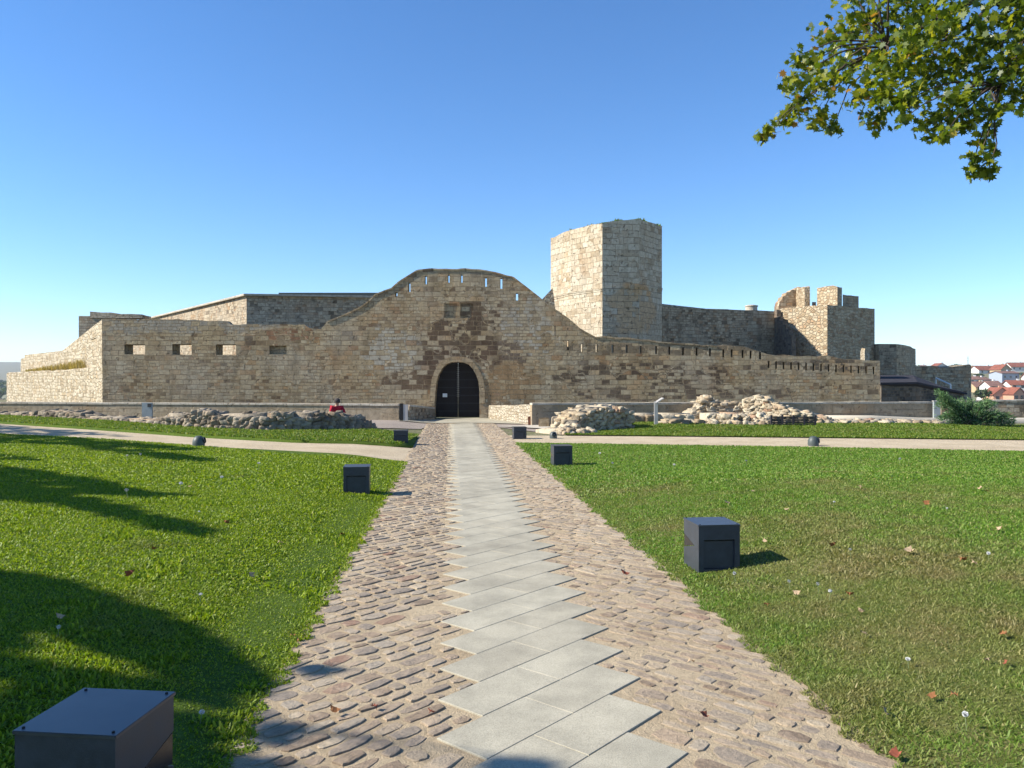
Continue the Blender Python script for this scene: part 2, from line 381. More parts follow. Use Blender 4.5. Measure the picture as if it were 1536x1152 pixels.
# left sand path: near and far edges as seen on the ground
LN = [g(601, 692), g(450, 682), g(300, 669), g(150, 658), g(0, 651)]; d_ = np.subtract(LN[-1], LN[-2]); LN.append(tuple(np.add(LN[-1], d_/np.hypot(*d_)*14)))
LF = [g(622, 672), g(450, 664), g(300, 656), g(150, 645), g(0, 635)]; d_ = np.subtract(LF[-1], LF[-2]); LF.append(tuple(np.add(LF[-1], d_/np.hypot(*d_)*14)))
LN[0] = (xL(LN[0][1]), LN[0][1]); LF[0] = (xL(LF[0][1]), LF[0][1])
RN = [(xR(21.0), 21.0), (3.0, 20.5), (7.1, 19.7), (11.8, 18.5), (20, 16.2), (34, 12.0)]
RF = [(xR(24.0), 24.0), (3.0, 23.7), (8.0, 23.0), (14.1, 22.0), (22, 20.2), (36, 16.5)]
sheet('path', interp_pts(LN, 40), interp_pts(LF, 40), M['sand'], -.012, 8)
sheet('path', interp_pts(RN, 40), interp_pts(RF, 40), M['sand'], -.012, 8)
ys = np.linspace(-1.5, 30.5, 90)
sheet('path', [(xL(y)-.05, y) for y in ys], [(xR(y)+.05, y) for y in ys], M['bed'], .0, 10)
# lawns (soil sheets under the grass)
ye = LN[0][1]; yl = np.linspace(-1.5, ye, 60)
LNp = interp_pts(LN, 60)
sheet('lawn', [(xL(y)-.04, y) for y in np.linspace(-1.5, ye, 60)], [(lerp(-30, LN[-1][0], k/59), lerp(-1.5, LN[-1][1], k/59)) for k in range(60)], M['lawn_l'], .006, 50)
sheet('lawn', [(xR(y)+.04, y) for y in np.linspace(-1.5, 20.9, 60)], [(lerp(30, 34, k/59), lerp(-1.5, 11.9, k/59)) for k in range(60)], M['lawn_r'], .006, 50)
LB = [g(628, 655), g(560, 647), g(400, 649), g(250, 641), g(130, 631), g(0, 625)]; d_ = np.subtract(LB[-1], LB[-2]); LB.append(tuple(np.add(LB[-1], d_/np.hypot(*d_)*12)))
LB[0] = (xL(LB[0][1])-.1, LB[0][1])
LF2 = [(x-.04 if i == 0 else x, y+.05) for i, (x, y) in enumerate(LF)]
sheet('lawn', interp_pts(LF2, 50), interp_pts(LB, 50), M['lawn_l'], .05, 12, .12)
RB = [(1.75, 24.6), (3.2, 26.6), (5.2, 29.0), (9, 29.2), (13, 29.3), (18, 29.0), (26, 28.0), (38, 24.5)]
RF2 = [(1.6, 24.1)]+[(x, y+.05) for x, y in RF[1:]]
sheet('lawn', interp_pts(RF2, 50), interp_pts(RB, 50), M['grass_far'] and M['lawn_l'], .012, 12)
# ------------------------------------------------------------------ granite slab walk and cobbles
pd = Vector((-.0776, 1)).normalized(); A0 = Vector((.216, 3.6))
def rot2(v, a): return Vector((v.x*math.cos(a)-v.y*math.sin(a), v.x*math.sin(a)+v.y*math.cos(a)))
U, W = rot2(pd, -R(45)), rot2(pd, R(45)); SW = .315; ST = SW*math.sqrt(2)
def in_slab(x, y, m=0):
    q = Vector((x, y))-A0; k0 = int(round(q.dot(pd)/ST))
    for k in range(k0-3, k0+4):
        e = q-pd*(k*ST)
        if abs(e.dot(U)) < 2*SW+m and abs(e.dot(W)) < SW/2+m: return True
    return False
mb = MB(); rr = random.Random(3)
for k in range(-9, 62):
    c = A0+pd*(k*ST)
    if c.y > 30.6: break
    for s in (-1, 1):
        q = c+U*(s*SW); z = .0085+rr.uniform(-.0008, .0008); gp = .0016
        hu, hv = SW-gp, SW/2-gp; b = .0022
        cor = [(-hu, -hv), (hu, -hv), (hu, hv), (-hu, hv)]; ci = [(-hu+b, -hv+b), (hu-b, -hv+b), (hu-b, hv-b), (-hu+b, hv-b)]
        tl = [rr.uniform(-.0006, .0006) for _ in range(4)]
        v = [(*(q+U*a+W*d), -.02) for a, d in cor]+[(*(q+U*a+W*d), z-b+t) for (a, d), t in zip(cor, tl)]+[(*(q+U*a+W*d), z+t) for (a, d), t in zip(ci, tl)]
        f = [(i, (i+1)%4, 4+(i+1)%4, 4+i) for i in range(4)]+[(4+i, 4+(i+1)%4, 8+(i+1)%4, 8+i) for i in range(4)]+[(8, 9, 10, 11)]
        mb.add(v, f)
o = mb.build('path', M['slab']); o['kind'] = 'structure'
mb = MB(); rr = random.Random(5)
for side in (-1, 1):
    d1, d2 = (U, W) if side < 0 else (W, U)      # long axis of the stones, row-to-row axis
    b = -26.0
    while b < 26:
        wd = rr.uniform(.06, .14); a = -26+rr.uniform(0, .3)
        while a < 26:
            ln = rr.choice((.08, .10, .13, .16, .19, .23))*rr.uniform(.85, 1.15); cen = d1*(a+ln/2)+d2*(b+wd/2)+A0+pd*10
            a += ln+rr.uniform(.008, .03)
            x, y = cen.x, cen.y
            if not (.9 < y < 30.3): continue
            if not (xL(y)-.02 < x < xR(y)+.02): continue
            if (x-(A0.x+(y-A0.y)*-.0776))*side < 0: continue
            if in_slab(x, y, .02) or rr.random() < .03: continue
            hl, hw = ln/2, wd/2-.006
            ht = rr.uniform(.003, .011) if side < 0 else rr.uniform(.002, .008)
            n = 10; ring0 = []; tx, ty = rr.uniform(-.025, .025), rr.uniform(-.03, .02)
            ang = rr.uniform(-.14, .14); d1r, d2r = rot2(d1, ang), rot2(d2, ang)
            pw = rr.uniform(3, 10)
            ok = True
            for k in range(n):
                th = 2*math.pi*(k+.5*rr.uniform(-.5, .5))/n; cc, ss = math.cos(th), math.sin(th)
                rad = (abs(cc)**pw+abs(ss)**pw)**(-1/pw)*rr.uniform(.84, 1.03)
                ring0.append((cc*rad*hl, ss*rad*hw))
            for shrink in (1, .78, .55):
                ok = not any(in_slab((cen+d1r*(p*shrink)+d2r*(q*shrink)).x, (cen+d1r*(p*shrink)+d2r*(q*shrink)).y, .004) for p, q in ring0)
                if ok: break
            if not ok: continue
            ring0 = [(p*shrink, q*shrink) for p, q in ring0]
            rings = []
            for sc, z in ((1, -.015), (.99, ht*.6), (.93, ht*.92), (.55, ht*1.08)):
                for (p, q) in ring0:
                    e = cen+d1r*(p*sc)+d2r*(q*sc)
                    rings.append((e.x, e.y, z+(0 if sc == 1 else tx*p*sc+ty*q*sc+rr.uniform(-.0013, .0013))))
            f = [(l*n+k, l*n+(k+1)%n, (l+1)*n+(k+1)%n, (l+1)*n+k) for l in range(3) for k in range(n)]+[tuple(3*n+k for k in range(n))]
            mb.add(rings, f)
        b += wd+rr.uniform(.004, .02)
o = mb.build('path', M['cobble']); o['kind'] = 'structure'
# forecourt paving in front of the gate
ysf = [(-13, 29.4), (-6.2, 29.6), (-3.2, 30.2), (0, 30.0), (2.2, 27.0)]
sheet('forecourt', interp_pts([g(545, 643), g(632, 643)], 10), interp_pts([(-7.5, 33), (-3, 33)], 10), M['gravel'], -.008, 6)
sheet('forecourt', interp_pts([g(742, 640), g(845, 652)], 10), interp_pts([(-1.0, 33), (1.5, 29.5)], 10), M['gravel'], -.008, 6)
sheet('forecourt', interp_pts([(-4.4, 30.4), (-.9, 30.45), (.45, 29.7)], 12), interp_pts([(-4.2, 31.8), (-1.6, 34.6), (-.6, 34.6)], 12), M['slab'], .02, 6)
sheet('forecourt', interp_pts([(-.5, 28.2), (2.6, 25.4)], 8), interp_pts([(.9, 28.9), (3.0, 26.1)], 8), M['coping'], .03, 4)
# ------------------------------------------------------------------ grass
def lawn_grass(name, inside, ymin, ymax, xr, dens, wid, lng, mat, lean, label, seed):
    rg = np.random.default_rng(seed)
    n = int((ymax-ymin)*(xr[1]-xr[0])*dens)
    x = rg.uniform(xr[0], xr[1], n); y = rg.uniform(ymin, ymax, n)
    vis = (np.abs(x) < .66*y+1.3)
    x, y = x[vis], y[vis]
    k = inside(x, y); x, y = x[k], y[k]
    return x, y, rg
def blades(x, y, rg, wid, lng, lean):
    n = len(x); z = np.array([T(a, b) for a, b in zip(x, y)])+.004
    th = rg.uniform(0, 2*np.pi, n); L = lng*rg.uniform(.6, 1.3, n); w = wid*rg.uniform(.7, 1.35, n)
    le = rg.uniform(lean[0], lean[1], n); ph = rg.uniform(0, 2*np.pi, n)
    dx, dy = np.cos(th)*w/2, np.sin(th)*w/2
    ox, oy = np.cos(ph)*L*np.sin(le), np.sin(ph)*L*np.sin(le); oz = L*np.cos(le)
    V = np.empty((n, 4, 3))
    V[:, 0] = np.c_[x-dx, y-dy, z]; V[:, 1] = np.c_[x+dx, y+dy, z]
    V[:, 2] = np.c_[x+ox+dx*.45, y+oy+dy*.45, z+oz]; V[:, 3] = np.c_[x+ox*.85-dx*.75, y+oy*.85-dy*.75, z+oz*.82]
    t = np.repeat(rg.random(n), 4)
    return V.reshape(-1, 3), np.arange(4*n).reshape(-1, 4), t
vT = np.vectorize(T)
def near_left(x, y):
    e = -1.213-0.0726*(y-3.4); lim = np.interp(-x, [-p[0] for p in LN], [p[1] for p in LN])
    wob = .025*np.sin(y*7.3)+.025*np.sin(y*17.1+x*3)+.02*np.sin(y*41)
    return (x < e+.03+wob) & (y < lim-.02)
def near_right(x, y):
    e = 1.62-0.0868*(y-3.4); lim = np.interp(x, [p[0] for p in RN], [p[1] for p in RN])
    wob = .025*np.sin(y*6.1)+.025*np.sin(y*15.3+x*3)+.02*np.sin(y*37)
    return (x > e-.02+wob) & (y < lim-.02)
vN = np.vectorize(lambda a, b: mnoise.noise((a*1.5, b*1.5, 4.2))+.6*mnoise.noise((a*4.1, b*4.1, 9.1)))
def clump_right(x, y):
    k = near_right(x, y); k[k] = vN(x[k], y[k]) > .22; return k
def clump_left(x, y):
    k = near_left(x, y); k[k] = vN(x[k]+30, y[k]) > .3; return k
def strip_left(x, y):
    a = np.interp(-x, [-p[0] for p in LF2], [p[1] for p in LF2]); b = np.interp(-x, [-p[0] for p in LB], [p[1] for p in LB])
    return (x < xL(24)-.0) & (y > a+.02) & (y < b)
def strip_right(x, y):
    a = np.interp(x, [p[0] for p in RF2], [p[1] for p in RF2]); b = np.interp(x, [p[0] for p in RB], [p[1] for p in RB])
    return (x > 1.6) & (y > a+.02) & (y < b)
def grass(parts, mat, label, dz=0):
    Vs, Fs, Ts, b = [], [], [], 0
    for (inside, y0, y1, xr, dens, wid, lng, lean, seed) in parts:
        x, y, rg = lawn_grass('', inside, y0, y1, xr, dens, wid, lng, mat, lean, '', seed)
        V, Fc, t = blades(x, y, rg, wid, lng, lean); V[:, 2] += dz
        Vs.append(V); Fs.append(Fc+b); Ts.append(t); b += len(V)
    o = raw_mesh('grass', np.concatenate(Vs), np.concatenate(Fs), mat, None, np.concatenate(Ts))
    return tag(o, label, 'grass', kind='stuff')
grass([(near_left, 1.6, 6, (-6, -1), 12000, .009, .020, (.5, 1.4), 1), (near_left, 6, 11, (-9, -1.2), 5200, .013, .023, (.45, 1.35), 2), (near_left, 11, 27, (-19, -1.6), 1400, .026, .03, (.4, 1.3), 3), (clump_left, 1.6, 6, (-6, -1), 2600, .013, .036, (.2, 1.1), 46), (clump_left, 6, 13, (-10, -1), 1100, .018, .042, (.2, 1.0), 47)],
      M['grass_l'], 'lush short green lawn left of the stone path')
grass([(near_right, 1.6, 6, (1, 6), 13000, .0055, .024, (.5, 1.45), 4), (near_right, 6, 11, (.6, 9), 5600, .009, .026, (.45, 1.4), 5), (near_right, 11, 21.5, (-.4, 15.5), 1600, .02, .03, (.4, 1.3), 6), (clump_right, 1.6, 6, (1, 6), 2200, .008, .032, (.4, 1.3), 44), (clump_right, 6, 13, (.6, 10), 900, .013, .034, (.3, 1.2), 45)],
      M['grass_r'], 'patchy half dry lawn right of the stone path')
grass([(strip_left, 15, 36, (-25, -2.5), 700, .035, .05, (.15, 1.0), 7)], M['grass_far'], 'narrow green grass strip below the ruined wall on the left', .05)
grass([(strip_right, 18, 30, (1.5, 21), 800, .035, .05, (.15, 1.0), 8)], M['grass_far'], 'narrow green grass strip in front of the rubble heaps on the right')
# ------------------------------------------------------------------ castle gate wall
def cut_sheet(outline, holes, y0, y1, name, mat, parent, origin):
    cu = bpy.data.curves.new(name, 'CURVE'); cu.dimensions = '2D'; cu.fill_mode = 'BOTH'
    cu.extrude = (y1-y0)/2
    for pts in [outline]+holes:
        sp = cu.splines.new('POLY'); sp.points.add(len(pts)-1); sp.use_cyclic_u = True
        for p, q in zip(sp.points, pts): p.co = (q[0], q[1], 0, 1)
    tmp = bpy.data.objects.new(name, cu); me = bpy.data.meshes.new_from_object(tmp)
    bpy.data.objects.remove(tmp)
    yc = (y0+y1)/2
    for v in me.vertices: v.co = Vector((v.co.x, yc-v.co.z, v.co.y))
    me.update()
    me.polygons.foreach_set('use_smooth', [False]*len(me.polygons)); wall_uv(me); me.name = name
    for v in me.vertices: v.co -= Vector(origin)
    me.materials.clear(); me.materials.append(mat)
    o = bpy.data.objects.new(name, me); C.objects.link(o); o.parent = parent; return o
crest = [(153.5,478.6),(182,478.6),(232,478.6),(290,480),(341,481),(346,486.4),(400,487),(456,487),(464,492),(481,492.5),(490,484),(508,476),(527,468.5),(540,462),(553,453),(563,442.5),(586.6,433.4),(605,419),(625.6,406.6),(646,405),(685,405),(719,406),(745,410),(760,414),(769,416.5),(790,432),(811,449),(832,464.6),(855,481.5),(870,494),(881,501),(894,506),(946,508),(985.5,513),(1020,516),(1075,519.5),(1087,517),(1117,520),(1151,531),(1200,534),(1241,534),(1266,539),(1320,541)]
YF = 34.3
def fp(px, py): return ((px-CX)/F*YF, H-(py-HY)/F*YF)
def ragged(pts, step=.3, amp=.035, seed=1):
    rr = random.Random(seed); out = []
    for (a, b) in zip(pts[:-1], pts[1:]):
        d = math.hypot(b[0]-a[0], b[1]-a[1]); n = max(1, int(d/step))
        for k in range(n):
            t = k/n; out.append((lerp(a[0], b[0], t), lerp(a[1], b[1], t)+rr.uniform(-amp, amp)*(1.2 if rr.random() < .3 else .5)))
    out.append(pts[-1]); return out
top = ragged([fp(*p) for p in crest])
arch = [(651.5,633),(652,605),(653.5,585),(655,572),(658,562),(663,553),(669,546.5),(677,543.5),(686,543),(695,543.5),(703,546.5),(709,553),(714,562),(717.5,572),(719,585),(719,605),(719.5,633)]
archw = [fp(*p) for p in arch]
z0 = -.4
outline = top[::1]+[(fp(1320, 0)[0], z0), (archw[-1][0], z0)]+archw[::-1][1:-1]+[(archw[0][0], z0), (top[0][0], z0)]
def rect(px, py, w, h, rnd=0):
    a = fp(px-w/2, py-h/2); b = fp(px+w/2, py+h/2)
    return [(a[0], b[1]), (b[0], b[1]), (b[0], a[1]), (a[0], a[1])]
slits = [(594.5,442,3.2,7),(614,431,3,14),(638.6,420,3,13),(673,418,2.6,12),(692.5,418,2.6,12),(728.8,423,2.8,14),(752,425,2.8,16),(775.6,445,3.2,11),(832.4,497,2,16)]
slits += [(852,518,2.4,14)]+[(x, y, 2.8, 12) for x, y in ((873,522),(895,522),(919,523),(940,523.5),(961,524.5),(984,525),(1004,526),(1024.6,527),(1045,527.5),(1065,528.5),(1085,530),(1097.6,530),(1114,531),(1126,532),(1140,533))]
slits += [(1153+i*11.25, 547+i*.62, 2.8, 11) for i in range(15)]
wins = [(202,524,31,15),(273,524,29,16),(339,524.5,30,16),(417,525,26,13)]
FO = (0, YF, 0)
gate = thing('castle_wall', 'long tan stone gatehouse wall with a humped crest, arched door and rows of slits', 'castle wall', FO)
niches = [(676,466,19,22),(700,466,19,22)]
cut_sheet(outline, [rect(*s) for s in slits]+[rect(*w) for w in wins]+[rect(*n_) for n_ in niches], YF, YF+.4, 'wall', M['facade'], gate, FO)
low = [(x, z-(.72 if x < fp(470, 0)[0] else 1.15)) for x, z in top]
low = [(x+.02 if i == 0 else x, z) for i, (x, z) in enumerate(low)]; low[-1] = (low[-1][0]-.02, low[-1][1])
arch2 = [(x+(.012 if x < fp(686, 0)[0] else -.012), z-.012) for x, z in archw]
out2 = low+[(low[-1][0], z0-.01), (arch2[-1][0], z0-.01)]+arch2[::-1][1:-1]+[(arch2[0][0], z0-.01), (low[0][0], z0-.01)]
cut_sheet(out2, [rect(w[0], w[1], w[2]-.8, w[3]-.8) for w in wins[:3]], YF+.392, YF+.78, 'backing_wall', M['facade'], gate, FO)
mb = MB()
for n_ in niches: 
    q = rect(*n_); mb.box(((q[0][0]+q[1][0])/2, YF+.12, (q[0][1]+q[2][1])/2), (q[1][0]-q[0][0]+.1, .12, q[2][1]-q[0][1]+.1))
mb.box((*[(rect(*wins[3])[0][0]+rect(*wins[3])[1][0])/2, YF+.22], fz(525)), (.9, .06, .5))
mb.build('blind_niche', M['facade'], gate, FO, uv=True)
# arch ring of dressed stones, standing a little proud
mb = MB(); ctr = fp(686, 590)
ring = archw[1:-1]
for a, b in zip(ring[:-1], ring[1:]):
    def outw(p):
        dx, dz = p[0]-ctr[0], max(.15, p[1]-ctr[1]) if p[1] > fz(585) else 0
        l = math.hypot(dx, dz) or 1; return (p[0]+dx/l*.24, p[1]+dz/l*.24)
    oa, ob = outw(a), outw(b)
    e = .006
    q = [a, b, ob, oa]; cx_ = sum(p[0] for p in q)/4; cz_ = sum(p[1] for p in q)/4
    q = [(lerp(p[0], cx_, .02), lerp(p[1], cz_, .02)) for p in q]
    pr = .022+random.uniform(0, .012)
    v = [(x, YF-pr, z) for x, z in q]+[(x, YF+.2, z) for x, z in q]
    mb.add(v, [(0, 3, 2, 1), (0, 1, 5, 4), (1, 2, 6, 5), (2, 3, 7, 6), (3, 0, 4, 7)])
mb.build('arch_ring', M['arch'], gate, FO, uv=True)
# sloping coping on the hump (thin stone course)
mb = MB()
for a, b in zip(top[:-1], top[1:]):
    if not (fp(481, 0)[0] < a[0] < fp(1075, 0)[0]): continue
    e = Vector((b[0]-a[0], 0, b[1]-a[1])); 
    mb.box(((a[0]+b[0])/2, YF+.19, (a[1]+b[1])/2+.012+random.uniform(0, .012)), (e.length*.97, .44, .06), ry=-math.atan2(e.z, e.x))
mb.build('coping', M['facade'], gate, FO, uv=True)
# the door: two dark timber leaves set back under the arch
t = NT('dark_timber', .7, .3); p = t.obj()
wv = t.n('TexWave', {'Vector': p, 'Scale': 6.0, 'Distortion': .4, 'Detail': 2}).outputs['Fac']
t.color(t.ramp(wv, [(0, (.006, .0045, .004)), (.3, (.014, .010, .008)), (1, (.017, .012, .010))])); t.normal(t.bump(wv, .01)); M['timber'] = t.m
M['iron'] = plain('iron', (.03, .028, .027), .5, .5, .6); M['pale_iron'] = plain('worn_studs', (.22, .2, .18), .5, .5)
M['white'] = plain('white_board', (.75, .75, .72), .6, .3, var=.05); M['ink'] = plain('ink', (.05, .05, .05), .8)
xm = fp(686, 0)[0]; zt = fz(541); zb = .03
for s in (-1, 1):
    mb = MB(); w = 1.02
    mb.box((xm+s*(w/2+.006), YF+.52, (zt+zb)/2), (w, .08, zt-zb))
    lf = mb.build('door_leaf', M['timber'], gate, FO)
    mb = MB()
    for k in range(7): mb.box((xm+s*.5, YF+.472, .3+k*.34), (.92, .012, .035))
    mb.build('iron_strap', M['iron'], lf, FO)
    mb = MB()
    for k in range(16): mb.box((xm+s*.035, YF+.468, .95+k*.082), (.022, .02, .03), rz=.4)
    mb.build('stud_row', M['pale_iron'], lf, FO)
    if s < 0:
        a, b = fp(662.7, 590.5), fp(669.5, 596)
        mb = MB(); mb.box(((a[0]+b[0])/2, YF+.45, (a[1]+b[1])/2), (b[0]-a[0], .02, a[1]-b[1]))
        nt = mb.build('notice', M['white'], lf, FO); nt['label'] = 'small white notice on the left door leaf'
# ------------------------------------------------------------------ other castle walls and towers
def walls(name, label, cat, pieces, mat, group=None, uv=True):
    """pieces: (part name, footprint, z0, tops, material or None, step, jitter)"""
    fpnt = pieces[0][1]; org = (fpnt[0][0], fpnt[0][1], 0)
    root = thing(name, label, cat, org, 0, group)
    for i, pc in enumerate(pieces):
        pn, ft, zz, tops, mt, st, ji = pc
        mb = MB(); mb.prism(ft, zz, tops, st, ji, i+len(label))
        mb.build(pn, mt or mat, root, org, uv=True)
    return root
def strip_foot(p, q, th):
    """footprint of a wall along p->q whose visible face is the line p->q (thickness away from the camera)"""
    p, q = Vector(p), Vector(q); d = (q-p).normalized(); n = Vector((-d.y, d.x))
    if n.y < 0: n = -n
    ft = [p, q, q+n*th, p+n*th]
    ar = sum(ft[i].x*ft[(i+1)%4].y-ft[(i+1)%4].x*ft[i].y for i in range(4))
    return [tuple(a) for a in ft] if ar > 0 else None or [tuple(a) for a in (ft[1], ft[0], ft[3], ft[2])]
def XY(px, Y): return ((px-CX)/F*Y, Y)
def zz(py, Y): return H-(py-HY)/F*Y
def wall_along(stations, th):
    """footprint+tops of a wall from stations (x,y,ztop), face towards camera/left"""
    f = [(a[0], a[1]) for a in stations]; d = Vector(f[-1])-Vector(f[0]); d.normalize(); n = Vector((-d.y, d.x))
    if n.y < 0: n = -n
    back = [(p[0]+n.x*th, p[1]+n.y*th) for p in f]
    ft = f+back[::-1]; tops = [s[2] for s in stations]; tops = tops+tops[::-1]
    ar = sum(ft[i][0]*ft[(i+1)%len(ft)][1]-ft[(i+1)%len(ft)][0]*ft[i][1] for i in range(len(ft)))
    if ar < 0: ft = ft[::-1]; tops = tops[::-1]
    return ft, tops
def px_wall(pts, th):
    return wall_along([(*XY(px, Y), zz(py, Y)) for px, py, Y in pts], th)
# left flank, outer and inner
ft, tp = px_wall([(154, 549.5, 34.75), (127, 553, 37.2), (100, 554.5, 39.8), (60, 556.5, 44), (10, 559.5, 50)], .9)
walls('flank_wall', 'low rough rubble wall running back from the left corner of the gatehouse wall', 'wall', [('wall', ft, -2.5, tp, None, .4, .05)], M['flank'])
pts = [(153, 479, 35.0), (149.5, 488, 35.4), (146, 505, 36), (143, 503, 36.6), (139.5, 494, 37), (130, 497, 38), (128, 519, 38.3), (117, 522, 39.6), (96, 527, 42), (60, 534, 47), (54, 536, 48), (53.5, 531, 48.1), (37, 533, 51), (36.5, 538, 51.1), (31, 538, 52)]
ft, tp = px_wall(pts, .8)
walls('flank_wall', 'stepped ruined rubble wall rising behind the low wall at far left', 'wall', [('wall', ft, -2.5, tp, None, .4, .05)], M['flank'])
V, tt = [], []
rg = np.random.default_rng(8)
for k in range(2600):
    t_ = rg.random(); px = lerp(126, 40, t_); Y = lerp(37.9, 46.8, t_)+rg.uniform(-.1, .7); q = np.array(XY(px, Y)+(1.9,)); hh = rg.uniform(.4, .85)*(1-.5*t_)
    w = rg.normal(0, .03, 2); V += [q+np.array([w[0], w[1], 0]), q-np.array([w[0], w[1], 0]), q+np.array([*rg.normal(0, .1, 2), hh])]; tt += [rg.random()]*3
M['straw'] = leafm('straw', [(0, (.16, .12, .04)), (.6, (.34, .26, .10)), (1, (.46, .36, .17))])
tag(raw_mesh('dry_grass', np.array(V), np.arange(len(V)).reshape(-1, 3), M['straw'], None, np.array(tt)), 'dry yellow grass along the top of the low flank wall at far left', 'grass', kind='stuff')
a, b = XY(118, 44), XY(160, 44); zt = zz(473, 44)
ft = [a, b, (b[0], 45.2), (a[0], 45.2)]
walls('tower', 'square grey tower stump with a flat cap behind the left end of the wall', 'tower', [('wall', ft, -2, [zt, zt-.05, zt, zt], None, .6, .03), ('cap', [XY(135, 43.9), XY(213, 43.9), (XY(213, 43.9)[0], 45.0), (XY(135, 43.9)[0], 45.0)], zt-.16, [zz(467.5, 44), zz(471, 44), zz(471, 44), zz(467.5, 44)], None, .5, .06)], M['rampart'])
# inner rampart: sunlit west face and shaded front
cr = XY(370, 45); w0 = (-36.1, 72.6); e0 = (-6.2, 46.4); zt = zz(443.5, 45)
root = walls('rampart', 'tall inner rampart with a pale coping behind the left part of the wall', 'wall', [
    ('wall', [cr, e0, (e0[0], 49), (cr[0]+1.2, 49), (w0[0]+3, w0[1]), w0], -1, [zt]*6, None, .5, .0)], M['rampart'])
org = (cr[0], cr[1], 0)
mb = MB()
for p, q in ((cr, e0), (w0, cr)):
    p, q = Vector(p), Vector(q); d = q-p; c = (p+q)/2; nn = Vector((-d.y, d.x)).normalized()
    mb.box((c.x+nn.x*.12, c.y+nn.y*.12, zt+.045), (d.length+.1, .6, .11 if p.x < q.x and q == Vector(e0) else .115), rz=math.atan2(d.y, d.x))
mb.build('coping', M['coping'], root, org, uv=True)
a, b = XY(418, 48.5), XY(568, 48.5); zr = zz(439, 48.5)
root = thing('flat_roof', 'thin dark flat roof edge showing above the inner rampart', 'roof', (a[0], 48.5, 0))
mb = MB(); mb.box(((a[0]+b[0])/2, 50.5, zr-.08), (b[0]-a[0], 4, .16)); mb.build('roof', M['zinc'], root, (a[0], 48.5, 0))
mb = MB()
for k in range(5): mb.box((lerp(a[0]+.3, b[0]-.3, k/4), 50.5, zr-.16-3), (.15, .15, 6)); 
mb.build('post', M['zinc'], root, (a[0], 48.5, 0))
# gable stub left of the keep
YG = 38.2; q = [XY(809, YG), XY(833, YG)]
root = thing('ruined_gable', 'small pointed ruined gable stub just left of the tall keep', 'ruin', (q[0][0], YG, 0))
mb = MB(); xs = [XY(806, YG)[0], XY(833, YG)[0], XY(833, YG)[0], XY(829, YG)[0], XY(813, YG)[0]]; zs = [1, 1, zz(462, YG), zz(432, YG), zz(449, YG)]
v = [(x, YG, z) for x, z in zip(xs, zs)]+[(x, YG+1.2, z) for x, z in zip(xs, zs)]
mb.add(v, [(0, 1, 2, 3, 4), (9, 8, 7, 6, 5)]+[(i, i+5, (i+1)%5+5, (i+1)%5) for i in range(5)])
mb.build('wall', M['turret'], root, (q[0][0], YG, 0), uv=True)
# the keep
Vk = [(*XY(826, 45.2), 0), (*XY(856, 42.9), 0), (*XY(903.5, 40.85), 0), (*XY(959, 41.08), 0), (*XY(993, 43.1), 0)]
zk = [zz(357, 45.2), zz(345, 42.9), zz(333.5, 40.85), zz(328.5, 41.2), zz(339, 43.1)]
foot = [v[:2] for v in Vk]+[(8.2, 46.2), (6.0, 48.2), (3.2, 47.8)]; tops = zk+[zk[4], zk[3], zk[0]]
root = thing('keep_tower', 'tall polygonal stone keep with bright left faces rising behind the wall', 'tower', (*foot[2], 0)); org = (*foot[2], 0)
mb = MB(); mb.prism(foot, -.5, tops, .42, .05, 4); mb.build('wall', M['keep'], root, org, uv=True)
mb = MB(); cs = [zz(448, 45.2), zz(440.5, 42.9), zz(434.5, 40.85), zz(430, 41.2), zz(435, 43.1)]; cen = Vector((5.3, 44.6))
for i in range(4):
    a, b = Vector(foot[i]), Vector(foot[i+1]); ex = .06 if i < 2 else .035
    oa, ob = a+(a-cen).normalized()*ex, b+(b-cen).normalized()*ex
    for (h0, h1, e2) in ((0, .11, 1), (-.09, -.002, .5)):
        pa, pb = a+(oa-a)*e2, b+(ob-b)*e2; ia, ib = a+(cen-a)*.05, b+(cen-b)*.05
        v = [(*pa, cs[i]+h0), (*pb, cs[i+1]+h0), (*ib, cs[i+1]+h0), (*ia, cs[i]+h0), (*pa, cs[i]+h1), (*pb, cs[i+1]+h1), (*ib, cs[i+1]+h1), (*ia, cs[i]+h1)]
        mb.add(v, [(0, 3, 2, 1), (4, 5, 6, 7), (0, 1, 5, 4), (1, 2, 6, 5), (2, 3, 7, 6), (3, 0, 4, 7)])
mb.build('string_course', M['keep'], root, org, uv=True)
# weeds on the keep's top
V, Fc, tt = [], [], []
rg = np.random.default_rng(5); nb = 500
tpos = rg.random(nb); seg = rg.choice([2, 2, 2, 3, 1], nb)
xy = np.array([np.array(foot[s])*(1-t_)+np.array(foot[s+1])*t_ for s, t_ in zip(seg, tpos)]); zv = np.array([tops[s]*(1-t_)+tops[s+1]*t_ for s, t_ in zip(seg, tpos)])
hh = .02+.16*np.clip(np.sin(tpos*9+seg*2.1), 0, 1)*rg.random(nb)
ww = rg.uniform(-.06, .06, (nb, 2)); base = np.c_[xy[:, 0], xy[:, 1]+.12, zv-.04]
V = np.stack([base+np.c_[ww, np.zeros(nb)], base-np.c_[ww, np.zeros(nb)], base+np.c_[rg.uniform(-.08, .08, (nb, 2)), hh+.04]], 1).reshape(-1, 3)-np.array(org)
wd_ = raw_mesh('weeds', V, np.arange(3*nb).reshape(-1, 3), M['grass_far'], root, np.repeat(rg.random(nb), 3)); wd_['kind'] = 'stuff'
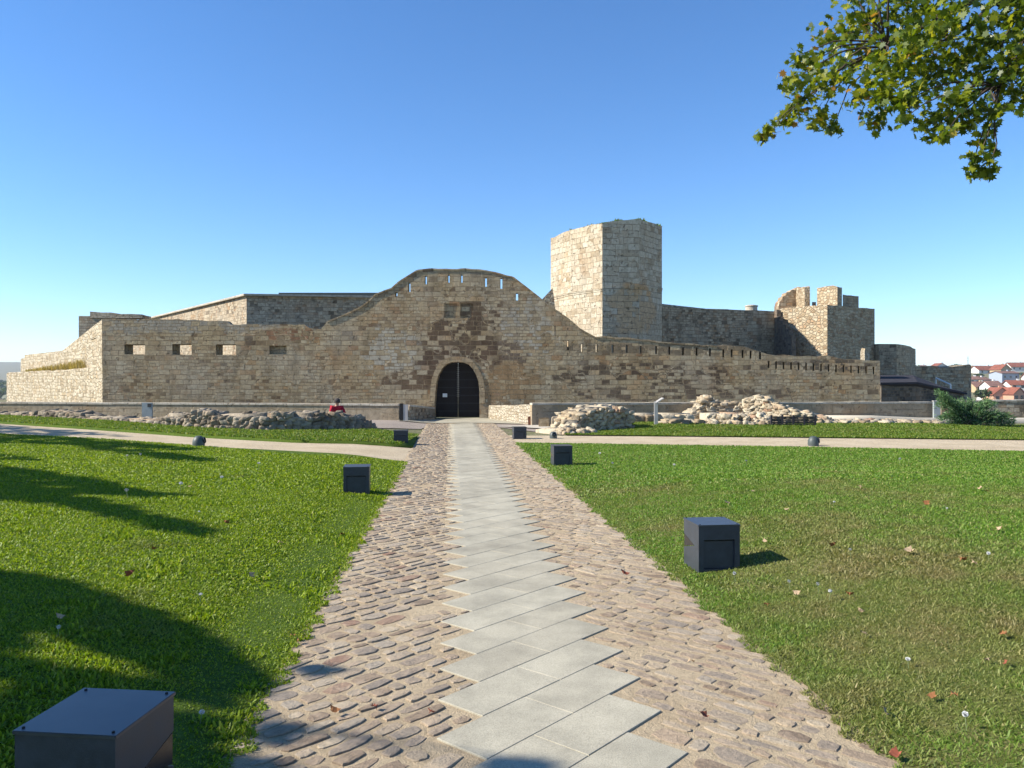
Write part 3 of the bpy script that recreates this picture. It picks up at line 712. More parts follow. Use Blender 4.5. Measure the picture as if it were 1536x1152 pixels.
# curtain wall right of the keep
ft, tp = px_wall([(985, 455, 44), (994, 459.5, 44), (1003, 461.5, 44.2), (1060, 463, 44.8), (1120, 465, 45.4), (1184, 467.5, 46)], 1.2)
walls('curtain_wall', 'grey pitted curtain wall between the tall keep and the broken turret', 'wall', [('wall', ft, -.5, tp, None, .6, .012)], M['curtain'])
root = thing('chimney', 'short pale round chimney top above the grey curtain wall', 'chimney', (*XY(1127, 52), 0))
mb = MB(); zc = zz(458.5, 52); mb.lathe([(.38, 0), (.38, zc-.08), (.42, zc-.07), (.42, zc), (.2, zc+.05), (.01, zc+.06)], (*XY(1127, 52), 0)); mb.build('wall', M['coping'], root, (*XY(1127, 52), 0), uv=True)
# broken turret
c1, c0, c2 = XY(1241, 42), XY(1176, 44.6), XY(1312, 44.2)
zt1, zt0, zt2 = zz(457, 42), zz(462, 44.6), zz(463.5, 44.2)
m1 = [XY(1225.5, 44.3), XY(1256, 42.9), XY(1263, 43.6), XY(1247, 46)]
zm = zz(428.5, 43)
wl, wt = px_wall([(1199, 431.5, 47.4), (1215, 430, 45.4)], .3)
root = walls('broken_turret', 'broken stone turret with ragged merlons at the right of the castle', 'tower', [
    ('wall', [c1, c2, (c2[0], 49), (c0[0], 49), c0], -.5, [zt1, zt2, zt2, zt0, zt0], None, .35, .03),
    ('merlon', m1, 4.5, [zm+.03, zm, zm-.06, zm], None, .3, .06),
    ('merlon', [XY(1264, 45.0), XY(1288, 45.6), XY(1288, 47), XY(1264, 47)], 4.5, [zz(442, 45), zz(444, 45.6), zz(444, 45.6), zz(442, 45)], M['curtain'], .3, .03),
    ('merlon', [XY(1218, 47), XY(1224, 47), XY(1224, 48), XY(1218, 48)], 4.5, [zz(453, 47)]*4, M['curtain'], .3, .03),
    ('broken_parapet', wl, 4.0, wt, None, .25, .08)], M['turret'])
org = (c1[0], c1[1], 0); YB = 45.7
ol = [(1151, 472), (1157, 466), (1163, 462.5), (1169, 461), (1170, 453), (1173, 446.5), (1178, 441), (1184, 436.5), (1192, 433.5), (1198, 431), (1206, 446), (1213, 458), (1225, 480), (1241, 531), (1232, 540), (1151, 540)]
# stepped fin below, added to throw the slanting shadow; dark stone stands for shade
def slab_at(ol, y0, th):
    n = len(ol); v = [((px-CX)/F*y0, y0, zz(py, y0)) for px, py in ol]; v += [(x, y+th, z) for x, y, z in v]
    return v, [tuple(range(n)), tuple(range(n, 2*n))[::-1]]+[(i, n+i, n+(i+1)%n, (i+1)%n) for i in range(n)]
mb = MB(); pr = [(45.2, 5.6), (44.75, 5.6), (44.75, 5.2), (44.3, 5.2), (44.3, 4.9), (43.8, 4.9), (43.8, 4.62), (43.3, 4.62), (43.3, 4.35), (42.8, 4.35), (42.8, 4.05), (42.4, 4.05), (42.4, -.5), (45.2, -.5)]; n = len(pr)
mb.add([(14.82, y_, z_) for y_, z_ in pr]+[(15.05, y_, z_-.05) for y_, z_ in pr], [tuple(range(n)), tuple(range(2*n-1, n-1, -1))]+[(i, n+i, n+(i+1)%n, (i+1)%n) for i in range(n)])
mb.build('shadow_fin', M['dark_stone'], root, org, uv=True)
mb = MB()
mb.add(*slab_at([(1168, 500), (1168, 459), (1170, 452), (1173, 449.5), (1174, 445), (1178.5, 443), (1180, 438.5), (1185, 438), (1187.5, 434.5), (1193, 435), (1194.5, 431.5), (1199.5, 431), (1199.5, 500)], 47.0, .8))
mb.build('broken_parapet', M['curtain'], root, org, uv=True)
# right-hand lower tower and outbuildings
ft = [XY(1296, 45.5), XY(1318, 43.8), XY(1345, 43.2), XY(1364, 44.2), XY(1373.5, 46.4), (XY(1373.5, 46.4)[0], 50), (XY(1296, 45.5)[0], 50)]
tp = [zz(516, 45.5), zz(515.5, 43.8), zz(516, 43.2), zz(519, 44.2), zz(524, 46.4), zz(524, 46.4), zz(516, 45.5)]
walls('tower', 'low rounded grey tower beyond the right end of the gatehouse wall', 'tower', [('wall', ft, -2, tp, None, .5, .02)], M['curtain'])
q = [XY(1290.5, 38.6), XY(1297, 37.9), XY(1304.5, 38.4), XY(1298, 39.2)]; zt = zz(525, 38)
rt = walls('pinnacle', 'small pale stub standing on the right end of the wall', 'ruin', [('wall', q, 1.5, [zt]*4, None, .2, .02), ('cap', [(x*1.0+(x-q[1][0])*.12, y-.04) for x, y in q], zt-.02, [zt+.08, zt+.12, zt+.1, zt+.08], M['turret'], .2, .04)], M['wing'])
a, b = XY(1322, 36.2), XY(1374, 36.6); c = XY(1446, 38)
rt = walls('lean_to', 'dark stone lean-to with a slate roof at the foot of the right tower', 'outbuilding', [('wall', [a, b, c, (c[0], 40), (a[0], 40)], -2, [zz(574, 36.2), zz(574, 36.6), zz(591, 38), zz(590, 40), zz(567, 40)], None, .5, .01)], M['dark_stone'])
mb = MB(); v = [(a[0]-.1, a[1]-.15, zz(577, 36)), (b[0], b[1]-.15, zz(576, 36.4)), (c[0]+.1, c[1]-.1, zz(592, 38)), (c[0]+.1, 40.2, zz(582, 40)), (XY(1373, 40)[0], 40.2, zz(565.5, 40)), (a[0]-.1, 40.2, zz(565, 40))]
v2 = [(x, y, z+.09) for x, y, z in v]
mb.add(v+v2, [(5, 4, 3, 2, 1, 0), (6, 7, 10, 11), (7, 8, 9, 10)]+[(i, (i+1)%6, 6+(i+1)%6, 6+i) for i in range(6)])
mb.build('roof', M['slate'], rt, (a[0], a[1], 0))
ft, tp = px_wall([(1370, 549, 46.6), (1400, 549, 46.8), (1410, 551, 46.9), (1455, 547, 47.2), (1457, 549, 47.3)], 1.0)
walls('outer_wall', 'low ruined outer wall at the far right end of the castle', 'wall', [('wall', ft, -3, tp, None, .5, .04)], M['curtain'])
mb = MB(); p, q = P(1404, 567, 45.5), P(1426, 577, 44.5); mb.tube([p, q], .05, 6); mb.tube([p-Vector((0, 0, 2.2)), p], .04, 6); mb.tube([q-Vector((0, 0, 2.0)), q], .04, 6)
tag(mb.build('handrail', M['white']), 'pale handrail slanting down the dark roof at far right', 'handrail')
# ------------------------------------------------------------------ parapets along the moat
def parapet(name, label, pts, th, mat, z0=-.6, cop=True):
    ft, tp = px_wall(pts, th); org = (*XY(pts[0][0], pts[0][2]), 0)
    root = thing(name, label, 'low wall', org)
    mb = MB(); mb.prism(ft, z0, [z-.07 for z in tp] if cop else tp, .6, .0 if cop else .03, 3); mb.build('wall', mat, root, org, uv=True)
    if cop:
        mb = MB(); rr = random.Random(len(label))
        for (a, b) in zip(pts[:-1], pts[1:]):
            p, q = Vector(XY(a[0], a[2])), Vector(XY(b[0], b[2])); za, zb = zz(a[1], a[2]), zz(b[1], b[2])
            d = q-p; n = max(1, int(d.length/1.1)); nn = Vector((-d.y, d.x)).normalized(); nn = nn if nn.y > 0 else -nn
            for k in range(n):
                c = p.lerp(q, (k+.5)/n)+nn*(th/2)
                mb.box((c.x, c.y, lerp(za, zb, (k+.5)/n)-.035+rr.uniform(-.006, .006)), (d.length/n-.012, th+.06, .07), rz=math.atan2(d.y, d.x), ry=-(math.atan2(zb-za, d.length)))
        mb.build('coping', M['coping'], root, org, uv=True)
    return root
parapet('parapet', 'long low coped wall behind the ruined wall on the left', [(-330, 602, 34.0), (0, 603.2, 32.8), (300, 604.5, 31.8), (598, 606, 31.0)], .45, M['parapet'])
parapet('parapet', 'short dark stone wing wall leading to the left of the door', [(614, 607, 31.2), (652, 611, 34.2)], .5, M['ruin'] and M['curtain'], cop=True)
parapet('parapet', 'short bright rubble wing wall leading to the right of the door', [(733, 608, 33.8), (797, 607, 29.6)], .5, M['wing'], cop=False)
parapet('parapet', 'long low coped wall behind the rubble heaps on the right', [(798, 605, 28.9), (1100, 603.6, 30.2), (1402, 603.0, 31.6)], .45, M['parapet'])
parapet('parapet', 'low shaded wall behind the juniper bush at far right', [(1412, 601, 36.0), (1536, 599.5, 36.0), (1900, 598, 36.0)], .45, M['curtain'])
# pavement strip beyond the right lawn
sheet('pavement', interp_pts([(12, 30.2), (20, 31.2), (34, 31.8)], 12), interp_pts([(12, 31.0), (20, 32.0), (34, 32.8)], 12), M['coping'], .14, 4, .2)
# ------------------------------------------------------------------ loose stones: templates
def stone_templates(n, seed):
    out = []; rr = random.Random(seed)
    for i in range(n):
        bm = bmesh.new(); bmesh.ops.create_cube(bm, size=2)
        bmesh.ops.subdivide_edges(bm, edges=bm.edges[:], cuts=2, use_grid_fill=True)
        off = Vector((rr.uniform(0, 50), 0, i*9.7)); vs = []; k = rr.uniform(.06, .26)
        sh = [rr.uniform(-.25, .25) for _ in range(4)]
        for v in bm.verts:
            c = v.co.copy(); q = c.lerp(c.normalized()*1.2, k); q.x += sh[0]*q.z+sh[1]*q.y; q.y += sh[2]*q.x; q.z += sh[3]*q.x*.6
            q *= 1+.22*mnoise.noise(c*.9+off)+.14*mnoise.noise(c*2.3+off); vs.append(q)
        bmesh.ops.triangulate(bm, faces=bm.faces[:])
        fs = [tuple(v.index for v in f.verts) for f in bm.faces]; out.append((np.array(vs), np.array(fs))); bm.free()
    return out
ST_ = stone_templates(12, 2)
class Pile:
    def __init__(s, seed): s.V = []; s.F = []; s.b = 0; s.r = random.Random(seed)
    def stone(s, c, size, rz=0, tilt=.15):
        v, f = s.r.choice(ST_)
        Mx = Matrix.Rotation(rz, 3, 'Z') @ Matrix.Rotation(s.r.uniform(-tilt, tilt), 3, 'X') @ Matrix.Rotation(s.r.uniform(-tilt, tilt), 3, 'Y')
        q = (v*np.array(size)/2) @ np.array(Mx).T+np.array(c); s.V.append(q); s.F.append(f+s.b); s.b += len(v)
    def wall(s, stations, th, size=.24, flat=.65, gap=1.0):
        """stations: (x, y, zbase, ztop) along the face; courses of stones over the full thickness"""
        P_ = [Vector(a[:2]) for a in stations]; d_ = [0]
        for a, b in zip(P_[:-1], P_[1:]): d_.append(d_[-1]+(b-a).length)
        L = d_[-1]; dr = (P_[-1]-P_[0]).normalized(); n = Vector((-dr.y, dr.x)); n = n if n.y > 0 else -n
        def at(t):
            x = np.interp(t, d_, [p.x for p in P_]); y = np.interp(t, d_, [p.y for p in P_]); return Vector((x, y))
        for i in range(len(stations)-1):              # mortar core
            a, b = Vector(stations[i][:2])+n*size*.42, Vector(stations[i+1][:2])+n*size*.42; e = n*(th-size*.8)
            za, zb = max(stations[i][2]+.02, stations[i][3]-size*.3), max(stations[i+1][2]+.02, stations[i+1][3]-size*.3)
            q = [(a.x, a.y, stations[i][2]), (b.x, b.y, stations[i+1][2]), (b.x+e.x, b.y+e.y, stations[i+1][2]), (a.x+e.x, a.y+e.y, stations[i][2]), (a.x, a.y, za), (b.x, b.y, zb), (b.x+e.x, b.y+e.y, zb), (a.x+e.x, a.y+e.y, za)]
            s.V.append(np.array(q)); s.F.append(np.array([(0, 1, 5), (0, 5, 4), (1, 2, 6), (1, 6, 5), (2, 3, 7), (2, 7, 6), (3, 0, 4), (3, 4, 7), (4, 5, 6), (4, 6, 7)])+s.b); s.b += 8
        ang = math.atan2(dr.y, dr.x); rows = max(2, int(th/size*1.15))
        for j in range(rows):
            o = n*(th*(j+.35)/rows); z_ = 0; lev = 0
            while True:
                hh = size*flat*s.r.uniform(.85, 1.15); anyone = False; t = s.r.uniform(0, size)
                while t < L:
                    w = size*s.r.uniform(.7, 1.6); zb = float(np.interp(t+w/2, d_, [a[2] for a in stations])); zt = float(np.interp(t+w/2, d_, [a[3] for a in stations]))
                    zc = zb+z_+hh/2
                    if zc+hh*.3 < zt-.07+s.r.uniform(-.05, .05):
                        anyone = True; c = at(t+w/2)+o+n*s.r.uniform(-.02, .02)
                        s.stone((c.x, c.y, zc+s.r.uniform(-.015, .015)), (w*1.06*gap, size*s.r.uniform(1.1, 1.5), hh*1.15), ang+s.r.uniform(-.12, .12))
                    t += w
                z_ += hh; lev += 1
                if not anyone or lev > 30: break
    def heap(s, c, rx, ry, hgt, n, size=.25):
        for i in range(n):
            a = s.r.uniform(0, 6.283); q = math.sqrt(s.r.random()); x, y = c[0]+math.cos(a)*q*rx, c[1]+math.sin(a)*q*ry
            z = T(x, y)+hgt*(1-q**1.6)*s.r.uniform(.2, 1); k = size*s.r.uniform(.5, 1.4)
            s.stone((x, y, z), (k*1.3, k, k*.75), s.r.uniform(0, 3.1), .5)
    def build(s, name, mat, label, cat='ruin', group=None):
        V = np.concatenate(s.V); o = raw_mesh(name, V, np.concatenate(s.F), mat)
        return tag(o, label, cat, group)
def stn(pts, dz=0):
    """(px, base py, top py[, depth offset]) -> stations on the ground"""
    out = []
    for px, pb, pt in pts:
        x, y = g(px, pb); out.append((x, y, T(x, y)-.1, zz(pt, y)))
    return out
pl = Pile(1); pl.wall(stn([(-60, 624, 618), (0, 625, 617.5), (40, 627, 616), (72, 629, 613.5), (118, 631, 616), (132, 632, 622), (190, 635, 625), (244, 638, 627)]), .8, .2)
pl.build('ruined_wall', M['ruin'], 'low tumbled stone wall remnant at far left above the grass strip')
pl = Pile(2); pl.wall(stn([(243, 640, 624), (252, 641, 617), (280, 643, 620), (293, 644, 613), (312, 645, 613), (330, 646, 619), (400, 648, 617), (440, 648, 615.5), (470, 648, 617), (508, 647, 617.5), (525, 646, 622), (545, 645, 630), (556, 644, 637)]), .9, .19)
pl.build('ruined_wall', M['ruin'], 'taller ruined stone wall in front of the seated person in red')
pl = Pile(3); pl.wall(stn([(836, 651, 645), (862, 650, 640), (868, 649, 628), (872, 648, 619), (882, 647.5, 614), (905, 646, 608.5), (920, 645, 606), (938, 643.5, 608), (947, 643, 612)]), 1.3, .17, .55)
pl.heap(g(858, 650), .7, .5, .22, 40, .18)
pl.build('rubble_wall', M['heap'], 'knobbly rubble wall stub nearest the gate on the right')
def stnz(pts):
    return [(*XY(px, Y), zb, zz(pt, Y)) for px, Y, zb, pt in pts]
pl = Pile(4); pl.wall(stnz([(946, 28.0, 0, 616), (985, 28.0, 0, 615.5), (1034, 28.2, 0, 616)]), .7, .34, .6)
pl.build('rubble_wall', M['heap'], 'low tan block wall just behind the slanted sign post')
pl = Pile(5); pl.wall(stnz([(984, 27.2, .0, 629), (1030, 27.2, .0, 626), (1064, 27.2, .0, 629)]), .5, .30, .5)
pl.build('rubble_wall', M['heap'], 'flat low stone course right of the sign post')
pl = Pile(6); pl.wall(stnz([(1030, 29.0, 0, 617), (1047, 29.0, 0, 609), (1052, 29, 0, 602), (1059, 29, 0, 594), (1066, 29, 0, 590), (1071, 29, 0, 594), (1075, 29.0, 0, 601), (1085, 29, 0, 602), (1110, 29, 0, 601), (1122, 29, 0, 606)]), 1.2, .18, .55)
pl.wall(stnz([(1052, 28.2, 0, 618), (1080, 28.1, 0, 616), (1116, 28, 0, 617)]), .8, .22)
pl.build('rubble_wall', M['heap'], 'large rubble ruin with a pointed left peak on the right')
pl = Pile(7); pl.wall(stnz([(1112, 28.9, 0, 597), (1130, 28.7, 0, 591.5), (1146, 28.5, 0, 592), (1156, 28.2, 0, 602), (1180, 27.8, 0, 610), (1200, 27.6, 0, 615), (1225, 27.4, 0, 620), (1243, 27.3, 0, 628), (1256, 27.2, 0, 637)]), .9, .17, .55)
pl.heap((XY(1118, 27.3)), 1.6, .5, .4, 170, .17)
pl.build('rubble_wall', M['heap'], 'long rubble bank sloping down to the right from its high left end')
pl = Pile(8)
for k in range(260):
    px = random.uniform(1245, 1420); Y = random.uniform(27.4, 28.8); x = (px-CX)/F*Y; k_ = random.uniform(.08, .24); pl.stone((x, Y, T(x, Y)+.02), (k_*1.4, k_, k_*.7), random.uniform(0, 3))
pl.build('rubble', M['heap'], 'scatter of small pale stones in a flat strip left of the juniper', 'rubble')['kind'] = 'stuff'
def block(px, py, w, h, mat, label, rz=0):
    x, y = g(px, py); mb = MB(); rr = random.Random(px); mb.box((x, y+w/2, T(x, y)+h/2-.02), (w, w*.9, h), rz)
    mb.v = [(a+rr.uniform(-.02, .02), b+rr.uniform(-.02, .02), c+rr.uniform(-.02, .02)) for a, b, c in mb.v]
    o = mb.build('stone_block', mat, uv=True, bevel=.03); return tag(o, label, 'stone block', 'loose blocks beside the gate')
block(799, 638, .34, .33, plain('red_stone', (.22, .10, .06), .95, .1, var=.4), 'reddish stone block at the end of the bright wing wall')
block(817, 641, .38, .35, M['arch'], 'tan squared stone block between the reddish and the grey block')
block(834, 640, .30, .36, M['rampart'], 'grey upright stone block against the right low wall')
# panel fence among the ruins
x0, Yp = XY(1157, 26.6)[0], 26.6; x1 = XY(1223, 26.6)[0]
root = thing('panel_fence', 'low dark slatted panel fence between thin posts among the rubble', 'fence', (x0, Yp, 0))
for k in range(4):
    a, b = lerp(x0, x1, k/4), lerp(x0, x1, (k+1)/4)
    mb = MB()
    for i in range(5): mb.box(((a+b)/2, Yp, .05+.06*i+T(a, Yp)), (b-a-.06, .03, .05))
    mb.build('panel', M['iron'], root, (x0, Yp, 0))
for k in range(5):
    a = lerp(x0, x1, k/4); mb = MB(); mb.box((a, Yp, .17+T(a, Yp)), (.05, .06, .38)); mb.build('post', M['slate'], root, (x0, Yp, 0))
# ------------------------------------------------------------------ sign post, steles
M['steel'] = plain('pale_steel', (.42, .40, .37), .5, .4); M['panel_grey'] = plain('panel_grey', (.30, .33, .33), .55, .4)
x, y = g(984, 638); z = T(x, y); hgt = zz(602, y)-z
root = thing('sign_post', 'slim pale post with a tilted reading panel among the right ruins', 'sign', (x, y, z-.03))
mb = MB(); mb.box((0, 0, hgt/2), (.12, .07, hgt+.05)); mb.build('post', M['steel'], root)
mb = MB(); mb.box((.1, .0, hgt+.06), (.30, .42, .03), ry=-R(32)); mb.build('reading_panel', M['steel'], root)
x, y = XY(605.5, 30.6); z = T(x, y)
root = thing('information_stele', 'dark and pale upright panel beside the left wing wall of the gate', 'sign', (x, y, z))
mb = MB(); mb.box((-.085, .0, .33), (.13, .1, .68)); mb.build('dark_panel', M['iron'], root)
mb = MB(); mb.box((.075, .0, .32), (.17, .08, .62)); mb.build('pale_panel', M['steel'], root)
x, y = XY(221, 30.5); z = T(x, y)
root = thing('information_stele', 'grey panel with a dark square standing before the left low wall', 'sign', (x, y, z))
hgt = zz(604, y)-z
mb = MB(); mb.box((0, 0, hgt/2), (.38, .09, hgt)); mb.build('panel', M['panel_grey'], root)
mb = MB(); mb.box((.10, -.05, hgt-.10), (.14, .02, .13)); mb.build('dark_square', M['ink'], root)
x, y = XY(1405, 31.3); z = T(x, y)
root = thing('information_stele', 'plain pale panel at the right end of the long low wall by the juniper', 'sign', (x, y, z))
hgt = zz(602, y)-z
mb = MB(); mb.box((0, 0, hgt/2), (.26, .1, hgt)); mb.build('panel', M['panel_grey'], root)
mb = MB(); mb.box((0, 0, hgt+.012), (.30, .14, .03)); mb.build('cap', M['steel'], root)
# ------------------------------------------------------------------ box lamps
t = NT('lamp_metal', .5, .3); p = t.obj(); nz = t.noise(p, 11, 6, .7); sp = t.noise(p, 240, 2)
t.color(t.mix(1.0, (.042, .047, .056), t.ramp(nz, [(.3, .75), (.7, 1.15)]), 'MULTIPLY'))
t.set(t.b.inputs['Roughness'], t.ramp(nz, [(.3, .34), (.7, .52)])); t.normal(t.bump(sp, .0006)); M['lamp'] = t.m
t = NT('lamp_lid', .3, .5); p = t.obj(); nz = t.noise(p, 6, 6, .7)
t.color(t.mix(1.0, (.045, .05, .06), t.ramp(nz, [(.3, .75), (.7, 1.1)]), 'MULTIPLY'))
t.set(t.b.inputs['Roughness'], t.ramp(nz, [(.3, .28), (.7, .4)])); M['lid'] = t.m
M['lens'] = plain('lamp_glass', (.015, .016, .018), .2, .4)
def box_lamp():
    root = thing('box_lamp', '', 'lamp', (0, 0, 0), 0, 'cube floodlights along the path')
    w, d, h = .36, .37, .395
    prof = [(0, 0), (0, h), (d, h), (d, .275), (.10, .215), (d, .155), (d, 0)]
    mb = MB(); v = []
    for s in (-1, 1):
        for (yy, z) in prof: v.append((s*w/2, yy-d/2, z))
    n = len(prof)
    fs = [(i, (i+1)%n, n+(i+1)%n, n+i) for i in range(n) if i != 0]
    # front face with a shallow pocket
    a = [(-w/2, -d/2, 0), (w/2, -d/2, 0), (w/2, -d/2, h), (-w/2, -d/2, h)]
    i1 = [(-w/2+.045, -d/2, .035), (w/2-.045, -d/2, .035), (w/2-.045, -d/2, h-.115), (-w/2+.045, -d/2, h-.115)]
    i2 = [(x_, -d/2+.05, z_+(-.02 if z_ > .2 else .0)) for x_, y_, z_ in i1]
    mb.add(v, [tuple(range(n)), tuple(range(2*n-1, n-1, -1))]+fs)
    mb.add(a+i1+i2, [(k, (k+1)%4, 4+(k+1)%4, 4+k) for k in range(4)]+[(4+k, 4+(k+1)%4, 8+(k+1)%4, 8+k) for k in range(4)])
    bm = bmesh.new(); me = bpy.data.meshes.new('body'); me.from_pydata(mb.v, [], mb.f); bm.from_mesh(me)
    bmesh.ops.remove_doubles(bm, verts=bm.verts, dist=.0005); bmesh.ops.recalc_face_normals(bm, faces=bm.faces)
    bmesh.ops.triangulate(bm, faces=[f for f in bm.faces if len(f.verts) > 4]); bm.to_mesh(me); bm.free()
    me.materials.append(M['lamp']); o = bpy.data.objects.new('body', me); C.objects.link(o); o.parent = root
    mb = MB(); mb.box((0, 0, h+.006), (w+.012, d+.012, .012)); lid = mb.build('lid', M['lid'], root, bevel=.002)
    for sx in (-1, 1):
        for sy in (-1, 1):
            mb = MB(); mb.lathe([(.0055, 0), (.0055, .003), (.003, .0045), (0.0001, .0045)], (sx*(w/2-.018), sy*(d/2-.018), h+.0125), 10); mb.build('screw', M['iron'], lid)
    mb = MB(); mb.box((0, -d/2+.024, .152), (w-.093, .006, .228)); mb.build('pocket_pane', M['lamp'], root)
    mb = MB(); a_ = w/2-.002; tri = [(d/2-.004, .268), (-d/2+.112, .215), (d/2-.004, .162)]
    mb.add([(-a_, yy, z) for yy, z in tri]+[(a_, yy, z) for yy, z in tri], [(0, 1, 2), (5, 4, 3), (0, 3, 4, 1), (1, 4, 5, 2), (2, 5, 3, 0)]); mb.build('lens', M['lens'], root)
    return root
lamp = box_lamp()
spots = [((-1.50, 2.68), -R(6), 'nearest dark cube floodlight with a blue sheen, at the bottom left corner', .0),
         ((1.72, 6.72), R(7), 'dark cube floodlight on the right lawn with one bright side and a long shadow', -.01),
         (None, R(7), 'dark cube floodlight on the left lawn edge casting a shadow onto the cobbles', -.02, (532, 741)),
         (None, R(7), 'middle cube floodlight of the right row, just behind the big one', -.02, (843, 699)),
         (None, R(7), 'farthest left cube floodlight, on the grass strip near the ruined wall', -.05, (600, 667)),
         (None, R(8), 'farthest right cube floodlight, at the corner of the sandy path', -.08, (779, 658))]
for i, sp_ in enumerate(spots):
    o = lamp if i == 0 else copy_tree(lamp)
    o.scale = (1, 1, 1)
    if sp_[0] is None: x, y = g(*sp_[4]); y += .18
    else: x, y = sp_[0]
    if i == 0: y += .185; x += .02; o.scale = (1, 1, 1.1)
    if i == 1: y += .185
    o.location = (x, y, T(x, y)+sp_[3]); o.rotation_euler.z = sp_[1]; o['label'] = sp_[2]
# small dome spotlights beside the sand paths
M['dome'] = plain('dome_metal', (.07, .085, .08), .5, .4)
def dome_lamp():
    root = thing('dome_spotlight', '', 'lamp', (0, 0, 0), 0, 'small dome spotlights beside the sandy paths')
    mb = MB(); mb.lathe([(.13, -.03), (.135, .06), (.13, .12), (.10, .19), (.06, .225), (.001, .235)]); mb.build('housing', M['dome'], root, smooth=True)
    mb = MB(); mb.lathe([(.001, .0), (.07, .0), (.075, .02), (.06, .03)], (0, 0, 0), 14)
    Mx = Matrix.Translation((.10, -.06, .13)) @ Matrix.Rotation(-R(30), 4, 'Z') @ Matrix.Rotation(R(80), 4, 'Y')
    mb.v = [tuple(Mx @ Vector(q)) for q in mb.v]; mb.build('lens', M['lens'], root)
    return root
dm = dome_lamp()
for i, (px, py, lb) in enumerate([(298, 669, 'small dark dome spotlight at the edge of the left sandy path'), (1220, 668, 'small grey green dome spotlight beside the right sandy path'), (830, 657, 'small dark dome spotlight by the right path behind the cube lights')]):
    o = dm if i == 0 else copy_tree(dm); x, y = g(px, py); o.location = (x, y, T(x, y)); o['label'] = lb; o.rotation_euler.z = [.6, .3, -.9][i]
    if i == 2: o.scale = (.8, .8, .8)
# ------------------------------------------------------------------ seated person in red behind the ruined wall
def skin_body(name, joints, bones, mat, parent, sub=2):
    me = bpy.data.meshes.new(name); names = list(joints)
    me.from_pydata([joints[k][0] for k in names], [(names.index(a), names.index(b)) for a, b in bones], [])
    o = bpy.data.objects.new(name, me); C.objects.link(o); 
    md = o.modifiers.new('skin', 'SKIN'); o.modifiers.new('sub', 'SUBSURF').levels = sub
    for i, k in enumerate(names):
        r_ = joints[k][1]; r_ = r_ if isinstance(r_, tuple) else (r_, r_); me.skin_vertices[0].data[i].radius = r_
    me.skin_vertices[0].data[0].use_root = True; md.use_smooth_shade = True
    dg = bpy.context.evaluated_depsgraph_get(); m2 = bpy.data.meshes.new_from_object(o.evaluated_get(dg))
    bpy.data.objects.remove(o); m2.materials.clear(); m2.materials.append(mat); m2.name = name
    o = bpy.data.objects.new(name, m2); C.objects.link(o); o.parent = parent; return o
Yq = g(508, 647)[1]+1.35; xq = (505-CX)/F*Yq; zq = T(xq, Yq)
sd = zz(602.5, Yq)-zq-1.0      # seat level chosen so that the head shows just above the stones
per = thing('person', 'person in a red top sitting behind the taller ruined wall', 'person', (xq, Yq, zq+sd-.02), R(200)); per.scale = (.94, .94, .96)
M['skin'] = plain('skin', (.45, .28, .20), .6, .3); M['red'] = plain('red_cloth', (.36, .018, .035), .85, .1); M['denim'] = plain('trousers', (.05, .06, .10), .9, .1); M['hair'] = plain('hair', (.06, .05, .045), .8, .2)
J = {'pelvis': ((0, 0, .45), (.15, .11)), 'belly': ((.0, .02, .60), (.135, .10)), 'chest': ((.0, .07, .78), (.15, .105)), 'neck0': ((0, .10, .92), .07), 'neck': ((0, .125, .97), .052), 'head': ((0, .15, 1.05), (.072, .085)), 'crown': ((0, .155, 1.11), (.065, .075))}
B = [('pelvis', 'belly'), ('belly', 'chest'), ('chest', 'neck0'), ('neck0', 'neck'), ('neck', 'head'), ('head', 'crown')]
for s, n_ in ((-1, 'l'), (1, 'r')):
    J.update({'sh'+n_: ((s*.17, .08, .87), .06), 'el'+n_: ((s*.24, .20, .64), .042), 'wr'+n_: ((s*.14, .42, .60), .03), 'hand'+n_: ((s*.12, .49, .585), (.035, .02)),
              'hip'+n_: ((s*.09, .03, .44), .095), 'kn'+n_: ((s*.13, .45, .46), .065), 'an'+n_: ((s*.12, .42, .08), .042), 'toe'+n_: ((s*.13, .57, .03), .035)})
    B += [('chest', 'sh'+n_), ('sh'+n_, 'el'+n_), ('el'+n_, 'wr'+n_), ('wr'+n_, 'hand'+n_), ('pelvis', 'hip'+n_), ('hip'+n_, 'kn'+n_), ('kn'+n_, 'an'+n_), ('an'+n_, 'toe'+n_)]
    for q_ in range(4):
        J['f%d'%q_+n_] = ((s*(.10+.014*q_), .555+.006*(q_ % 2), .57), .009); B.append(('hand'+n_, 'f%d'%q_+n_))
    J['th'+n_] = ((s*.075, .51, .59), .010); B.append(('hand'+n_, 'th'+n_))
skin_body('body', J, B, M['skin'], per, 2)
J2 = {k: (J[k][0], tuple(a*1.12+.012 for a in (J[k][1] if isinstance(J[k][1], tuple) else (J[k][1],)*2))) for k in ('pelvis', 'belly', 'chest', 'neck0', 'shl', 'shr', 'ell', 'elr', 'wrl', 'wrr')}
skin_body('red_top', J2, [b for b in B if b[0] in J2 and b[1] in J2], M['red'], per)
J3 = {k: (J[k][0], tuple(a*1.1+.01 for a in (J[k][1] if isinstance(J[k][1], tuple) else (J[k][1],)*2))) for k in ('pelvis', 'hipl', 'hipr', 'knl', 'knr', 'anl', 'anr')}
skin_body('trousers', J3, [b for b in B if b[0] in J3 and b[1] in J3], M['denim'], per)
mb = MB(); mb.lathe([(.098, -.03), (.105, .02), (.095, .075), (.06, .112), (.001, .125)], (0, .13, 1.06), 18); mb.build('hair', M['hair'], per, smooth=True)
x, y = xq, Yq
mb = MB(); mb.box((xq, Yq+.02, zq+sd+.17-.02), (.7, .5, max(.1, .36+2*0))); o = mb.build('stone_block', M['rampart'], uv=True, bevel=.04); tag(o, 'squared stone used as a seat by the person in red', 'stone block')
